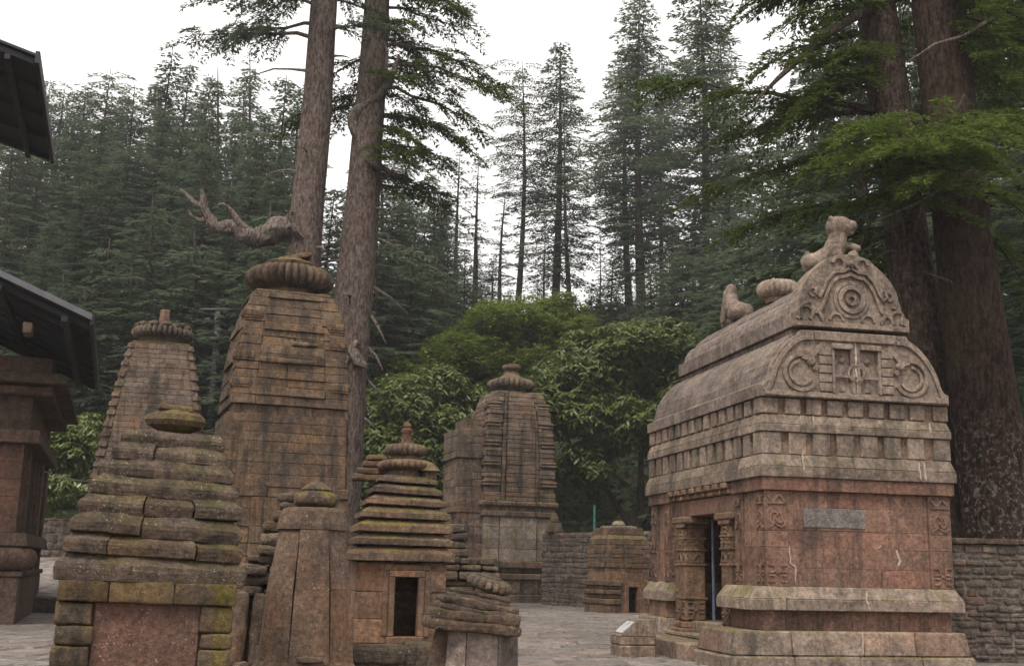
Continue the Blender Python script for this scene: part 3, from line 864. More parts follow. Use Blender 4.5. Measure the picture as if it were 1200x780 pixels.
    m.ribbon([(uc+a, z+b) for a, b in arc(0, .45, .14, 0, 2*PI*.97, 18)], .04, .03, fr, **K)
    m.ribbon([(uc-.4, z+.4), (uc+.4, z+.38)], .04, .02, fr, **K)
    m.box(uc-.75, uc+.75, vf-.05, vf+.05, z+1.0, z+1.16, .012, **K)
    obj('lower_gable', m, M_carve, T)
    m = MB(65)
    hp = [(1.10, 0), (1.10, .24), (1.03, .27), (.99, .25), (.96, .36), (.95, .48), (.92, .56), (.885, .70), (.82, .84), (.74, .95), (.62, 1.07), (.48, 1.18), (.38, 1.27), (.25, 1.31), (.13, 1.34)]
    z = 5.68; vf = .32; fr = fru(vf)
    m.prism(outl(hp, z), lambda a, b, c: (a, vf-c, b), -.42, 0, tint=0, hue=.25)
    m.ribbon([(uc-1.07, z+.05), (uc+1.07, z+.05)], .09, .035, fr, **K)
    for R_, w_, h_ in ((.30, .07, .03), (.215, .085, .06), (.08, .07, .05)):
        m.ribbon([(uc+a, z+.52+b) for a, b in arc(0, 0, R_, 0, 2*PI*(31/32), 32)], w_, h_, fr, closed=True, **K)
    for s in (-1, 1):
        sc = lambda pts: [(uc+s*a, z+b) for a, b in pts]
        m.ribbon(sc([(.0, .98), (.1, .93), (.25, .9), (.36, .80), (.44, .66), (.5, .5), (.55, .36), (.62, .28), (.58, .16)]), .06, .045, fr, **K)
        m.ribbon(sc([(.02, 1.08), (.14, 1.02), (.30, 1.0), (.44, .86), (.52, .68), (.6, .54), (.68, .6), (.64, .72)]), .055, .05, fr, **K)
        m.ribbon(sc(arc(.22, 1.16, .11, 0, 5.2)), .06, .05, fr, **K)
        m.ribbon(sc(arc(.86, .24, .12, -1, 4.2)), .05, .045, fr, **K); m.ribbon(sc(arc(.66, .16, .10, -1, 3.6)), .045, .04, fr, **K)
        m.ribbon(sc([(1.02, .12), (.95, .2), (.97, .3), (.86, .42), (.76, .44)]), .06, .045, fr, **K)
        m.ribbon(sc(arc(.3, .14, .12, 0, PI)), .045, .04, fr, **K)
        m.ribbon(sc(arc(.72, .62, .07, -2, 3)), .045, .04, fr, **K)
    m.lathe([(.07, -.02), (.06, .06), (.02, .09)], 14, M=Matrix.Translation((uc, vf, z+1.16))@Matrix.Rotation(rad(90), 4, 'X'), **K)
    obj('upper_gable', m, M_carve, T)
    # ridge beam, ribbed disc, lions
    m = MB(66); m.box(uc-.17, uc+.17, .6, 5.9, 6.68, 6.80, .03); obj('ridge_slab', m, M_roof, T)
    m = MB(67); m.lathe([(.24, 6.79), (.26, 6.9)], 24, c=(uc, 3.25, 0)); amalaka(m, .43, .36, 22, 6.88, c=(uc, 3.25), la=.10); obj('ridge_disc', m, M_carve, T, True)
    def blob(name, parts, parent, loc, rz, mat, vox=.015):
        """one carved figure: capsules (p0,p1,r0,r1) fused into one skin"""
        m = MB(3)
        for (p0, p1, a, b) in parts:
            p0, p1 = Vector(p0), Vector(p1)
            n = max(2, int((p1-p0).length/(min(a, b)*.45))+1)
            for i in range(n+1):
                t = i/n; c = p0.lerp(p1, t); q = a+(b-a)*t
                m.lathe([(q*math.sin(PI*(j+.5)/8), -q*math.cos(PI*(j+.5)/8)) for j in range(8)], 14, c=(c.x, c.y, c.z), tint=.02, hue=.25)
        o = obj(name, m, mat, parent)
        o.location = loc; o.rotation_euler = (0, 0, rz)
        rm = o.modifiers.new('fuse', 'REMESH'); rm.mode = 'VOXEL'; rm.voxel_size = vox; rm.use_smooth_shade = True
        sm = o.modifiers.new('soften', 'SMOOTH'); sm.factor = .5; sm.iterations = 1
        return o
    # lion faces +x in its own frame, sits on z=0
    lion = [((-.3, 0, .08), (.40, 0, .06), .09, .08), ((-.27, .08, .2), (-.2, .09, .19), .155, .13), ((-.27, -.08, .2), (-.2, -.09, .19), .155, .13),
            ((-.2, 0, .22), (.06, 0, .34), .16, .17), ((.05, 0, .34), (.12, 0, .5), .185, .165), ((.12, 0, .5), (.15, 0, .68), .165, .155),
            ((.13, 0, .76), (.20, 0, .765), .19, .175), ((.29, 0, .765), (.36, 0, .755), .115, .10), ((.31, 0, .655), (.36, 0, .65), .06, .05),
            ((.31, .07, .835), (.325, .07, .835), .035, .03), ((.31, -.07, .835), (.325, -.07, .835), .035, .03), ((.08, .14, .87), (.07, .15, .89), .05, .04), ((.08, -.14, .87), (.07, -.15, .89), .05, .04),
            ((.40, 0, .80), (.42, 0, .80), .035, .03), ((.1, .10, .42), (.30, .12, .47), .075, .06), ((.30, .12, .47), (.42, .1, .40), .06, .065), ((.12, -.11, .38), (.2, -.13, .1), .08, .06), ((.2, -.13, .07), (.32, -.13, .05), .065, .055),
            ((.36, .04, .25), (.38, .02, .10), .10, .12), ((-.1, .15, .07), (.06, .16, .05), .08, .06), ((-.1, -.15, .07), (.06, -.16, .05), .08, .06),
            ((-.40, 0, .1), (-.44, 0, .26), .045, .045), ((-.44, 0, .26), (-.36, 0, .38), .045, .04)]
    o = blob('lion', lion, T, (uc-.12, .80, 6.79), rad(-40), M_carve); o.scale = (1.1, 1.1, 1.1)
    hind = [((-.3, 0, .08), (.35, 0, .08), .09, .09), ((-.22, .09, .22), (-.10, .1, .18), .2, .16), ((-.22, -.09, .22), (-.1, -.1, .18), .2, .16), ((-.15, 0, .28), (.15, 0, .4), .18, .18),
            ((.15, 0, .38), (.22, 0, .68), .19, .16), ((.2, .0, .70), (.16, 0, .80), .15, .12), ((.2, .12, .5), (.3, .13, .1), .085, .07), ((.2, -.12, .5), (.3, -.13, .1), .085, .07), ((.30, 0, .06), (.45, 0, .05), .1, .08)]
    blob('broken_lion', hind, T, (uc-.05, 5.3, 6.79), rad(100), M_carve)
carved_shrine()
# ================================================================== towers
def lerp_prof(prof, z):
    for (z0, a), (z1, b) in zip(prof, prof[1:]):
        if z <= z1: return a+(b-a)*max(0, (z-z0))/(z1-z0)
    return prof[-1][1]
def shaft(m, prof, z0, z1, hc, seg, bl=.7, ch=.014, jit=.008, prand=.018, core=.25, tv=.24, notch=0.0, mat=None, mk=1.0):
    z = z0; k = 0; r = m.rng
    while z < z1-.02:
        h = min(hc*r.uniform(.82, 1.18), z1-z)
        if z1-z-h < hc*.4: h = z1-z
        a, b = lerp_prof(prof, z), lerp_prof(prof, z+h)
        sg = seg(k, z) if callable(seg) else seg
        course(m, a, a*mk, z, z+h-.006, b, b*mk, bl=bl, seg=sg, ch=ch, jit=jit, prand=prand, tv=tv)
        z += h; k += 1
    n = 8
    for i in range(n):
        za, zb = z0+(z1-z0)*i/n, z0+(z1-z0)*(i+1)/n
        a, b = lerp_prof(prof, za)-core, lerp_prof(prof, zb)-core
        m.box(-a, a, -a*mk, a*mk, za, zb, .001, top=(a-b, b-a, (a-b)*mk, (b-a)*mk), tint=-.3, hue=.2)

def big_tower():
    T = thing('temple_tower', 'tall weathered brown stone tower with ribbed disc top, in front of two cedar trunks', 'temple tower', (-5.85, 29.3, 0), rad(20))
    T.scale = (1.08, 1.05, 1.035)
    P0 = [(0, 1.44), (2.95, 1.38), (3.2, 1.33), (4.85, 1.31), (5.4, 1.29), (6.2, 1.235), (6.9, 1.155), (7.4, 1.06), (7.85, .93)]
    m = MB(101)
    shaft(m, P0, -.1, 2.93, .34, [(-1, -.55, .02), (-.55, .55, .06), (.55, 1, .02)], bl=1.0, ch=.008, tv=.2)
    obj('base', m, M_tower, T)
    m = MB(102); course(m, 1.42, 1.42, 2.93, 3.17, bl=.9, prand=.03, ch=.02); m.box(-1.2, 1.2, -1.2, 1.2, 2.93, 3.17); obj('ledge', m, M_tower, T)
    m = MB(103)
    shaft(m, P0, 3.17, 4.86, .24, [(-1, -.86, -.02), (-.84, .99, .09)], bl=1.0, prand=.006, jit=.004, ch=.007, tv=.15)
    obj('lower_shaft', m, M_tower, T)
    m = MB(104); course(m, 1.25, 1.25, 4.86, 5.08, bl=.8, prand=.03, ch=.02, hue=.6); m.box(-1, 1, -1, 1, 4.86, 5.08); obj('recessed_course', m, M_tower, T)
    m = MB(105)
    def sg(k, z):
        q = m.rng.random()
        b = .055 if (k % 4 == 1) else (.0 if q < .6 else .03)
        return [(-1, -.61, .03), (-.61, .59, b+.03), (.59, 1, .03)]
    shaft(m, P0, 5.08, 7.86, .2, sg, bl=1.05, prand=.013, jit=.010, ch=.012, tv=.2)
    obj('upper_shaft', m, M_tower, T)
    for (z, cs) in ((5.5, (-1, 1)), (6.15, (-1,)), (6.55, (1,)), (7.0, (1,)), (7.2, (-1,))):
        for sx in cs:
            for sy in (-1,):
                m = MB(106); h = lerp_prof(P0, z)
                # ribbed corner cushion
                m.box(sx*h-.34 if sx > 0 else -h-.05, sx*h+.05 if sx > 0 else -h+.34, sy*h-.07, sy*h+.3, z-.03, z+.0, .01)
                for i in range(6):
                    x = sx*h-sx*(.02+i*.062)
                    m.lathe([(.02, 0), (.04, .03), (.045, .09), (.04, .15), (.02, .18)], 8, c=(x, sy*(h+.045), z))
                for i in range(5):
                    m.lathe([(.02, 0), (.04, .03), (.045, .09), (.04, .15), (.02, .18)], 8, c=(sx*(h+.045), sy*(h-.02-i*.062), z))
                m.box(sx*h-.34 if sx > 0 else -h, sx*h if sx > 0 else -h+.34, sy*h-.01, sy*h+.3, z, z+.18, .01)
                obj('corner_cushion', m, M_tower, T)
    m = MB(107)
    for (x, y, z, w, h) in ((-.1, -1.17, 6.15, 1.3, .12), (.25, -1.1, 6.6, .6, .1)):
        m.rough((x, y-.02, z), (w, .35, h), r=.04, amp=.02, res=.1)
    m.box(-.9, .9, -.9, .9, 7.84, 7.95, .03); m.rough((0, 0, 7.88), (1.75, 1.75, .16), r=.06, res=.15, amp=.03)
    obj('capstone', m, M_tower, T)
    m = MB(108); m.lathe([(.66, 7.9), (.60, 8.02), (.58, 8.1), (.64, 8.17)], 40); obj('neck', m, M_tower, T, True)
    m = MB(109); amalaka(m, 1.06, .6, 32, 8.14, la=.2, wobble=.008, tint=-.1, hue=.4); obj('ribbed_disc', m, M_tower, T, True)
    m = MB(110); m.lathe([(.4, 8.70), (.62, 8.76), (.64, 8.83), (.5, 8.90), (.34, 8.95), (.3, 9.0)], 36, wobble=.02); m.rough((.12, 0, 9.04), (.75, .5, .12), r=.05, amp=.03, tilt=(0, rad(-14))); obj('finial', m, M_tower, T)
big_tower()

def plain_tower():
    T = thing('temple_tower', 'slender stone tower with serrated edges and ribbed disc, farthest left behind the tiered shrine', 'temple tower', (-12.15, 39.4, 0), rad(15))
    T.scale = (1, 1, 1.03)
    P0 = [(0, 1.95), (3, 1.85), (4.6, 1.68), (6.5, 1.38), (7.6, 1.17), (8.45, .98)]
    m = MB(121)
    def sg(k, z):
        e = .065 if k % 2 == 0 else .0
        return [(-1, -.86, e), (-.84, .84, .05), (.86, 1, e)]
    shaft(m, P0, -.1, 8.42, .17, sg, bl=.9, prand=.004, jit=.004, ch=.008, tv=.2)
    obj('shaft', m, M_far, T)
    m = MB(122); m.rough((0, 0, 8.44), (1.9, 1.9, .12), r=.05, res=.15, amp=.02); m.lathe([(.85, 8.45), (.78, 8.6), (.82, 8.78)], 36); obj('neck', m, M_mossy, T)
    m = MB(123); amalaka(m, 1.06, .5, 34, 8.68, la=.13, wobble=.012, tint=-.1, hue=.4)
    for i in range(12):
        a = i*.52+.2; m.rough((.8*math.cos(a), .8*math.sin(a), 9.16), (.34, .3, .12), r=.04, amp=.03, rz=a)
    obj('ribbed_disc', m, M_far, T)
    m = MB(124); m.rough((0, 0, 9.42), (.36, .3, .7), r=.05, amp=.03, res=.1, taper=.15, hue=.8); obj('finial', m, M_far, T)
plain_tower()

def centre_tower():
    T = thing('temple_tower', 'stone tower with moulded base and stepped side porch, standing before the leafy trees', 'temple tower', (0.02, 53.8, 0), rad(18))
    T.scale = (1.03, 1.0, 1.05)
    P0 = [(0, 1.62), (4.2, 1.62), (6, 1.60), (7.1, 1.54), (7.9, 1.44), (8.5, 1.30), (8.95, 1.14)]
    m = MB(131)
    for (z0, z1, h) in ((-.1, .35, 1.78), (.35, .95, 1.74), (.95, 1.2, 1.84), (1.22, 1.42, 1.66), (1.42, 1.72, 1.86)):
        course(m, h, h, z0, z1-.006, bl=.9, seg=[(-1, -.5, 0), (-.5, .5, .09), (.5, 1, 0)], ch=.04, jit=.01); m.box(-h+.2, h-.2, -h+.2, h-.2, z0, z1-.01, .001)
    obj('base_moulding', m, M_far, T)
    m = MB(132)
    z = 1.72
    for h in (.5, .42, .5, .42): course(m, 1.58, 1.58, z, z+h-.006, bl=.8, seg=[(-1, -.58, 0), (-.56, .5, .07), (.52, 1, 0)], ch=.012, prand=.006, hue=.3); z += h
    m.box(-1.4, 1.4, -1.4, 1.4, 1.72, z, .001)
    obj('wall', m, M_pale, T)
    m = MB(133); course(m, 1.72, 1.72, 3.56, 3.8, bl=1.0, ch=.04); course(m, 1.63, 1.63, 3.8, 3.98, bl=1.0); course(m, 1.78, 1.78, 3.98, 4.22, bl=1.0, ch=.07); m.box(-1.5, 1.5, -1.5, 1.5, 3.56, 4.22, .001); obj('cornice', m, M_far, T)
    m = MB(134)
    def sg(k, z):
        b = .05 if k % 5 in (0, 1) else .0
        c = -.05 if k % 5 == 2 else 0
        return [(-1, -.56, b+c), (-.53, -.42, .0), (-.40, .42, .10), (.44, .54, 0), (.56, 1, b+c)]
    shaft(m, P0, 4.22, 8.93, .185, sg, bl=.6, prand=.012, jit=.008, ch=.02)
    obj('shaft', m, M_far, T)
    for k in range(5):
        z = 4.9+k*.85; h = lerp_prof(P0, z)
        for sx in (-1, 1):
            m = MB(135+k)
            for q in (0, .14):
                x0, x1 = (-h-.07, -h*.6) if sx < 0 else (h*.6, h+.07)
                m.rough(((x0+x1)/2, -h+.1, z+q), (x1-x0, .4, .11), r=.05, res=.3, amp=.01)
            m.rough((sx*(h-.1), -h*.4, z+.07), (.4, h*.9, .22), r=.05, res=.3, amp=.01)
            obj('corner_band', m, M_far, T, True)
    m = MB(136); m.rough((0, 0, 8.96), (2.2, 2.2, .14), r=.05, res=.2, amp=.03); m.lathe([(.72, 8.95), (.66, 9.1), (.75, 9.3)], 36); obj('neck', m, M_far, T)
    m = MB(137); amalaka(m, 1.12, .5, 24, 9.22, la=.24, tint=-.05); obj('ribbed_disc', m, M_far, T, True)
    m = MB(138); m.lathe([(.62, 9.72), (.58, 9.8), (.36, 9.92), (.3, 10.1), (.42, 10.16), (.45, 10.26), (.42, 10.36), (.25, 10.4)], 30, 20, .1); obj('finial', m, M_far, T, True)
    m = MB(139)
    def blockstack(x0, x1, y0, y1, z0, z1, hc, bl=.6):
        cx, cy, hx, hy = (x0+x1)/2, (y0+y1)/2, (x1-x0)/2, (y1-y0)/2
        Mx = Matrix.Translation((cx, cy, 0)); z = z0
        while z < z1-.02:
            h = min(hc*m.rng.uniform(.85, 1.2), z1-z)
            course(m, hx, hy, z, z+h-.006, bl=bl, depth=.25, M=Mx, faces='fbl', prand=.012, ch=.015); z += h
        m.box(x0+.15, x1, y0+.15, y1-.15, z0, z1-.005, .001)
    blockstack(-2.75, -1.5, -1.25, 1.25, -.1, 3.7, .33)
    blockstack(-2.9, -1.5, -1.3, 1.3, 3.7, 4.15, .22, 1.0)
    blockstack(-2.75, -1.5, -1.2, 1.2, 4.15, 5.7, .3)
    blockstack(-2.68, -1.5, -1.15, 1.15, 5.7, 6.02, .3)
    blockstack(-2.78, -1.5, -1.25, 1.25, 6.02, 7.25, .3)
    blockstack(-2.35, -1.4, -.9, .9, 7.25, 7.75, .25)
    obj('side_porch', m, M_far, T)
centre_tower()

# ================================================================== small shrines
def door_shrine(T, hw, hd, z0, z1, dw, dh0, dh1, mat, frame_mat, seed, dx=0.0, hc=.3, deep=.9):
    """walls with a real doorway in the front and a dark cell behind"""
    m = MB(seed); r = m.rng; z = z0
    while z < z1-.02:
        h = min(hc*r.uniform(.85, 1.15), z1-z)
        if z1-z-h < .1: h = z1-z
        if z+h <= dh0+.01 or z >= dh1-.01: spans = [(-hw, hw)]
        else: spans = [(-hw, dx-dw/2-.001), (dx+dw/2+.001, hw)]
        for a, b in spans:
            n = max(1, round((b-a)/.5)); cs = [a+(b-a)*i/n+(r.uniform(-.06, .06) if 0 < i < n else 0) for i in range(n+1)]
            for p, q in zip(cs, cs[1:]): m.box(p+.002, q-.002, -hd+r.uniform(-.008, .008), -hd+.22, z+.002, z+h-.002, .012, .005)
        for sx in (-1, 1):
            x0, x1 = (-hw, -hw+.2) if sx < 0 else (hw-.2, hw)
            m.box(x0, x1, -hd+.222, 0, z+.002, z+h-.002, .012, .005); m.box(x0, x1, .002, hd, z+.002, z+h-.002, .012, .005)
        m.box(-hw+.2, hw-.2, hd-.2, hd, z+.002, z+h-.002, .012)
        z += h
    m.box(-hw+.1, hw-.1, -hd+.1, hd-.1, z1-.12, z1-.01, .001)
    obj('wall', m, mat, T)
    m = MB(seed+1)
    w = .09
    for s in (-1, 1):
        x = dx+s*(dw/2+w/2-.02)
        m.box(x-w/2, x+w/2, -hd-.035, -hd+.2, dh0, dh1, .012)
        x = dx+s*(dw/2+w*1.5-.015); m.box(x-w/2, x+w/2, -hd-.02, -hd+.1, dh0, dh1+w*.9, .012)
    m.box(dx-dw/2-w+.02, dx+dw/2+w-.02, -hd-.04, -hd+.2, dh1, dh1+w, .012); m.box(dx-dw/2-w*2+.03, dx+dw/2+w*2-.03, -hd-.022, -hd+.1, dh1+w, dh1+w*1.9, .012)
    m.box(dx-dw/2-w, dx+dw/2+w, -hd-.06, -hd+.2, dh0-.1, dh0, .012)
    obj('door_frame', m, frame_mat, T)

def roof_slab(T, mat, seed, z, hw, hd, th, joints=(), shift=(0, 0), tilt=(0, 0), amp=.02, taper=.1, r_=.05, res=.07, rag=.02, name='roof_slab', bev=.58):
    """one course of an eave; joints split its front in stones"""
    m = MB(seed); r = m.rng
    cuts = [-1]+list(joints)+[1]
    rot = Euler((tilt[0], tilt[1], 0)).to_matrix().to_4x4()
    Mx = Matrix.Translation((shift[0], shift[1], z))@rot
    tn = r.uniform(-.1, .1)
    for a, b in zip(cuts, cuts[1:]):
        x0, x1 = hw*a, hw*b
        dz = r.uniform(-.012, .012); w = x1-x0-.012
        sd_ = r.randrange(9999)
        def eave(p):
            t = np.clip(p[:, 2]/th+.5, 0, 1)          # sloping weathered top above an upright face
            t = np.clip((t-bev)/(1-bev), 0, 1)
            f = 1-taper*t
            g = 1-.035*np.clip((.14-(p[:, 2]/th+.5))/.14, 0, 1)
            q = p.copy(); q[:, 0] *= f*g; q[:, 1] *= f*g
            e = wob(p*np.array([1, .4, .3]), 1.3, sd_, 4)*rag
            q[:, 1] -= np.where(p[:, 1] < -hd*.7, e, 0); q[:, 0] += np.where(np.abs(p[:, 0]) > hw*.8, e, 0)
            q[:, 2] += .3*e
            return q
        m.rough(((x0+x1)/2, r.uniform(-rag, rag)*.6, dz), (w, hd*2, th), r=min(r_, th*.3), res=res, amp=amp, freq=2.2, tilt=(0, r.uniform(-.012, .012)), M=Mx, tint=tn+r.uniform(-.12, .12), post=eave, crease=bev)
    return obj(name, m, mat, T, False, fix=False)

def tiered_front_shrine():
    T = thing('tiered_shrine', 'small shrine of eight thick mossy stone eaves over a red panel, nearest on the left', 'shrine', (-3.62, 11.8, 0), rad(19), tilt=(0, rad(1.3)))
    T.scale = (1, 1, 1.03)
    m = MB(201); m.rough((0, 0, .12), (1.95, 1.95, .5), r=.05, res=.15, amp=.02); obj('plinth', m, M_mossy, T, True, fix=False)
    m = MB(202); m.box(-.76, .76, -.7, .76, .3, 1.06, .01); WL = obj('wall', m, M_warm, T)
    m = MB(203); m.box(-.47, .49, -.745, -.6, .3, 1.075, .012, tint=0, hue=.5); obj('red_panel', m, M_panel, WL)
    for s in (-1, 1):
        m = MB(204+s); z = .3; w = .315
        hs = (.20, .19, .17, .21) if s < 0 else (.16, .22, .14, .25)
        for i, h in enumerate(hs):
            x0, x1 = (-.80, -.472) if s < 0 else (.492, .79)
            m.rough(((x0+x1)/2+m.rng.uniform(-.012, .012), -.6+m.rng.uniform(-.02, .02), z+h/2), (x1-x0, .42, h-.012), r=.025, res=.06, amp=.012, freq=2)
            m.rough(((x0+x1)/2+(-.0), .0, z+h/2), (x1-x0, .8, h-.012), r=.025, res=.12, amp=.012); z += h
        obj('pilaster', m, M_mossy, T, True, fix=False)
    m = MB(206)
    for a, b in ((-.81, -.36), (-.36, .22), (.22, .80)): m.rough(((a+b)/2, -.02, 1.165), (b-a-.006, 1.62, .19), r=.02, res=.07, amp=.01)
    obj('frieze', m, M_mossy, T, True, fix=False)
    zz = [1.37, 1.58, 1.76, 1.945, 2.12, 2.29, 2.45, 2.60]
    hws = [.88, .835, .80, .755, .705, .64, .56, .50]
    jj = [(), (-.52, .45), (-.2,), (-.22, .4), (), (), (-.28,), ()]
    th = [.265, .215, .215, .20, .195, .19, .175, .16]
    for i in range(8):
        RS = roof_slab(T, M_slab, 210+i, zz[i], hws[i], hws[i]*.98, th[i], jj[i], shift=(i*.012, i*.004), tilt=(0, rad(.5+.5*(i % 3))), amp=.007, taper=.15, r_=.01, res=.045, rag=.04)
        m = MB(230+i); m.box(-hws[i]+.12, hws[i]-.14, -hws[i]+.12, hws[i]-.12, zz[i]-.13, zz[i]+.07, .01); obj('bedding_stone', m, M_core, RS)
    m = MB(240); m.lathe([(.15, 2.62), (.13, 2.7), (.15, 2.74)], 20, c=(.12, .1, 0)); m.lathe([(.17, 2.73), (.265, 2.78), (.295, 2.83), (.275, 2.885), (.2, 2.92), (.17, 2.94)], 26, 9, .1, c=(.12, .1, 0), wobble=.05); m.rough((.1, .1, 2.955), (.36, .34, .06), r=.02, res=.06, amp=.02, tilt=(0, rad(3)))
    obj('capping_disc', m, M_mossy, T)
tiered_front_shrine()

def octagon_shrine():
    T = thing('faceted_spire', 'smooth tapering spire of stone facets under a mossy disc, left of the doorway shrine', 'shrine', (-2.26, 13.5, -.276), rad(8))
    T.scale = (1, 1, 1.1136)
    m = MB(301); m.rough((0, 0, .2), (1.5, 1.4, .62), r=.04, res=.14, amp=.03); obj('plinth', m, M_slab, T, True, fix=False)
    m = MB(302); m.lathe([(.62, .45), (.64, .47), (.63, .55), (.59, .60), (.565, .64)], 8, M=Matrix.Rotation(rad(6-22.5), 4, 'Z'), wobble=.01); obj('base_moulding', m, M_oct, T)
    n = 8; Rb, Rt = .57, .40
    def ang(i): return rad(-90+22.5+45*i+6)
    for i in range(n):
        m = MB(310+i)
        a0, a1 = ang(i-1)+.014, ang(i)-.014
        pr = .035 if i in (0, 4) else (.0 if i % 2 else -.012)
        P = []
        for R_, z in ((Rb, .625), (Rt, 1.93)):
            for (a, q) in ((a0, pr), (a1, pr), (a1, -.2), (a0, -.2)):
                P.append(((R_+q)*math.cos(a), (R_+q)*math.sin(a)*.95, z))
        # curve inward: two stacked pieces
        mid = [Vector(P[k]).lerp(Vector(P[k+4]), .55)+Vector((math.cos((a0+a1)/2), math.sin((a0+a1)/2), 0))*.028 for k in range(4)]
        m.hexa(P[:4]+[tuple(v) for v in mid], .004, .002, tint=0, hue=.55)
        m.hexa([tuple(v) for v in mid]+P[4:], .004, .002, tint=0, hue=.55)
        if i == 0: m.rough((Vector(P[0])+Vector(P[1]))/2+Vector((0, .05, .05)), (.30, .2, .06), r=.02, res=.05, amp=.015, rz=(a0+a1)/2+PI/2, tint=-.1, hue=.4)
        obj('facet', m, M_oct, T)
    m = MB(320); m.lathe([(.3, .6), (.2, 1.95)], 8); obj('core', m, M_core, T)
    m = MB(321); m.lathe([(.425, 1.935), (.42, 1.99), (.375, 2.12), (.35, 2.15), (.3, 2.16)], 8, M=Matrix.Rotation(rad(6-22.5), 4, 'Z'), wobble=.02); obj('capstone', m, M_oct, T)
    m = MB(322); m.lathe([(.17, 2.14), (.2, 2.17), (.255, 2.20), (.265, 2.25), (.24, 2.30), (.17, 2.33), (.18, 2.35), (.15, 2.38), (.09, 2.41), (.07, 2.43)], 36, 14, .05, c=(.03, 0, 0), wobble=.02); obj('capping_disc', m, M_mossy, T, True)
octagon_shrine()

def doorway_shrine():
    T = thing('doorway_shrine', 'small stepped shrine with a dark square doorway, two ribbed discs and a top pin', 'shrine', (-1.62, 17.35, 0), rad(12))
    T.scale = (.93, .93, 1)
    m = MB(401); m.rough((.05, -.15, .18), (2.1, 2.2, .5), r=.05, res=.16, amp=.03); obj('plinth', m, M_slab, T, True, fix=False)
    m = MB(402); m.rough((-.35, -1.05, .3), (.8, .5, .22), r=.05, res=.1, amp=.02); m.rough((.4, -1.0, .33), (.75, .45, .28), r=.05, res=.1, amp=.02); obj('step', m, M_slab, T, True, fix=False)
    door_shrine(T, .69, .69, .42, 1.55, .40, .52, 1.34, M_warm, M_warm, 403, dx=.08, hc=.36)
    zz = [1.66, 1.86, 2.05, 2.24, 2.42, 2.585, 2.74]
    hw = [.80, .75, .735, .69, .62, .55, .47]
    for i in range(7):
        m = MB(410+i); r = m.rng
        t = (.21, .17, .185, .17, .15, .14, .12)[i]; h = hw[i]
        tl = Matrix.Translation((.0+.012*i, 0, zz[i]))@Euler((0, rad(.4*i), 0)).to_matrix().to_4x4()
        cs = [-h, h] if i not in (1, 4) else [-h, .1*h, h]
        for a, b in zip(cs, cs[1:]):
            m.rough(((a+b)/2, 0, -t*.22), (b-a-.004, 2*h, t*.5), r=.012, res=.09, amp=.009, M=tl)
            m.box(a+.002, b-.002, -h, h, t*.02, t*.45, .008, .004, M=tl, top=(.13 if a == -h else 0, -.13 if b == h else 0, .13, -.13))
        m.box(-h+.14, h-.14, -h+.14, h-.14, -t*.9, t*.2, .01, M=tl, tint=-.3)
        obj('roof_slab', m, M_tier, T)
    m = MB(420); m.lathe([(.33, 2.76), (.29, 2.82), (.3, 2.9)], 30, c=(.08, 0, 0)); amalaka(m, .47, .17, 26, 2.88, c=(.08, 0), la=.1); obj('lower_disc', m, M_tier, T, True)
    m = MB(421); m.lathe([(.26, 3.03), (.24, 3.1), (.26, 3.14)], 30, c=(.07, 0, 0)); amalaka(m, .35, .19, 22, 3.10, c=(.07, 0), la=.13); obj('upper_disc', m, M_tier, T, True)
    m = MB(422); m.lathe([(.13, 3.27), (.09, 3.3), (.075, 3.45), (.09, 3.47), (.09, 3.51), (.06, 3.53), (.075, 3.56), (.05, 3.61), (.02, 3.63)], 16, c=(.07, 0, 0)); obj('pin', m, M_warm, T, True)
    m = MB(423); m.lathe([(.1, 2.76), (.1, 2.85), (.16, 2.88), (.1, 2.95), (.04, 3.0)], 10, c=(.44, -.3, 0)); obj('turret', m, M_tier, T)
    m = MB(424)
    for i in range(4): m.rough((-.45+.03*i, .28, 2.78+.1*i), (.62-.09*i, .5, .09), r=.03, res=.12, amp=.02)
    obj('loose_slab', m, M_tier, T)
doorway_shrine()

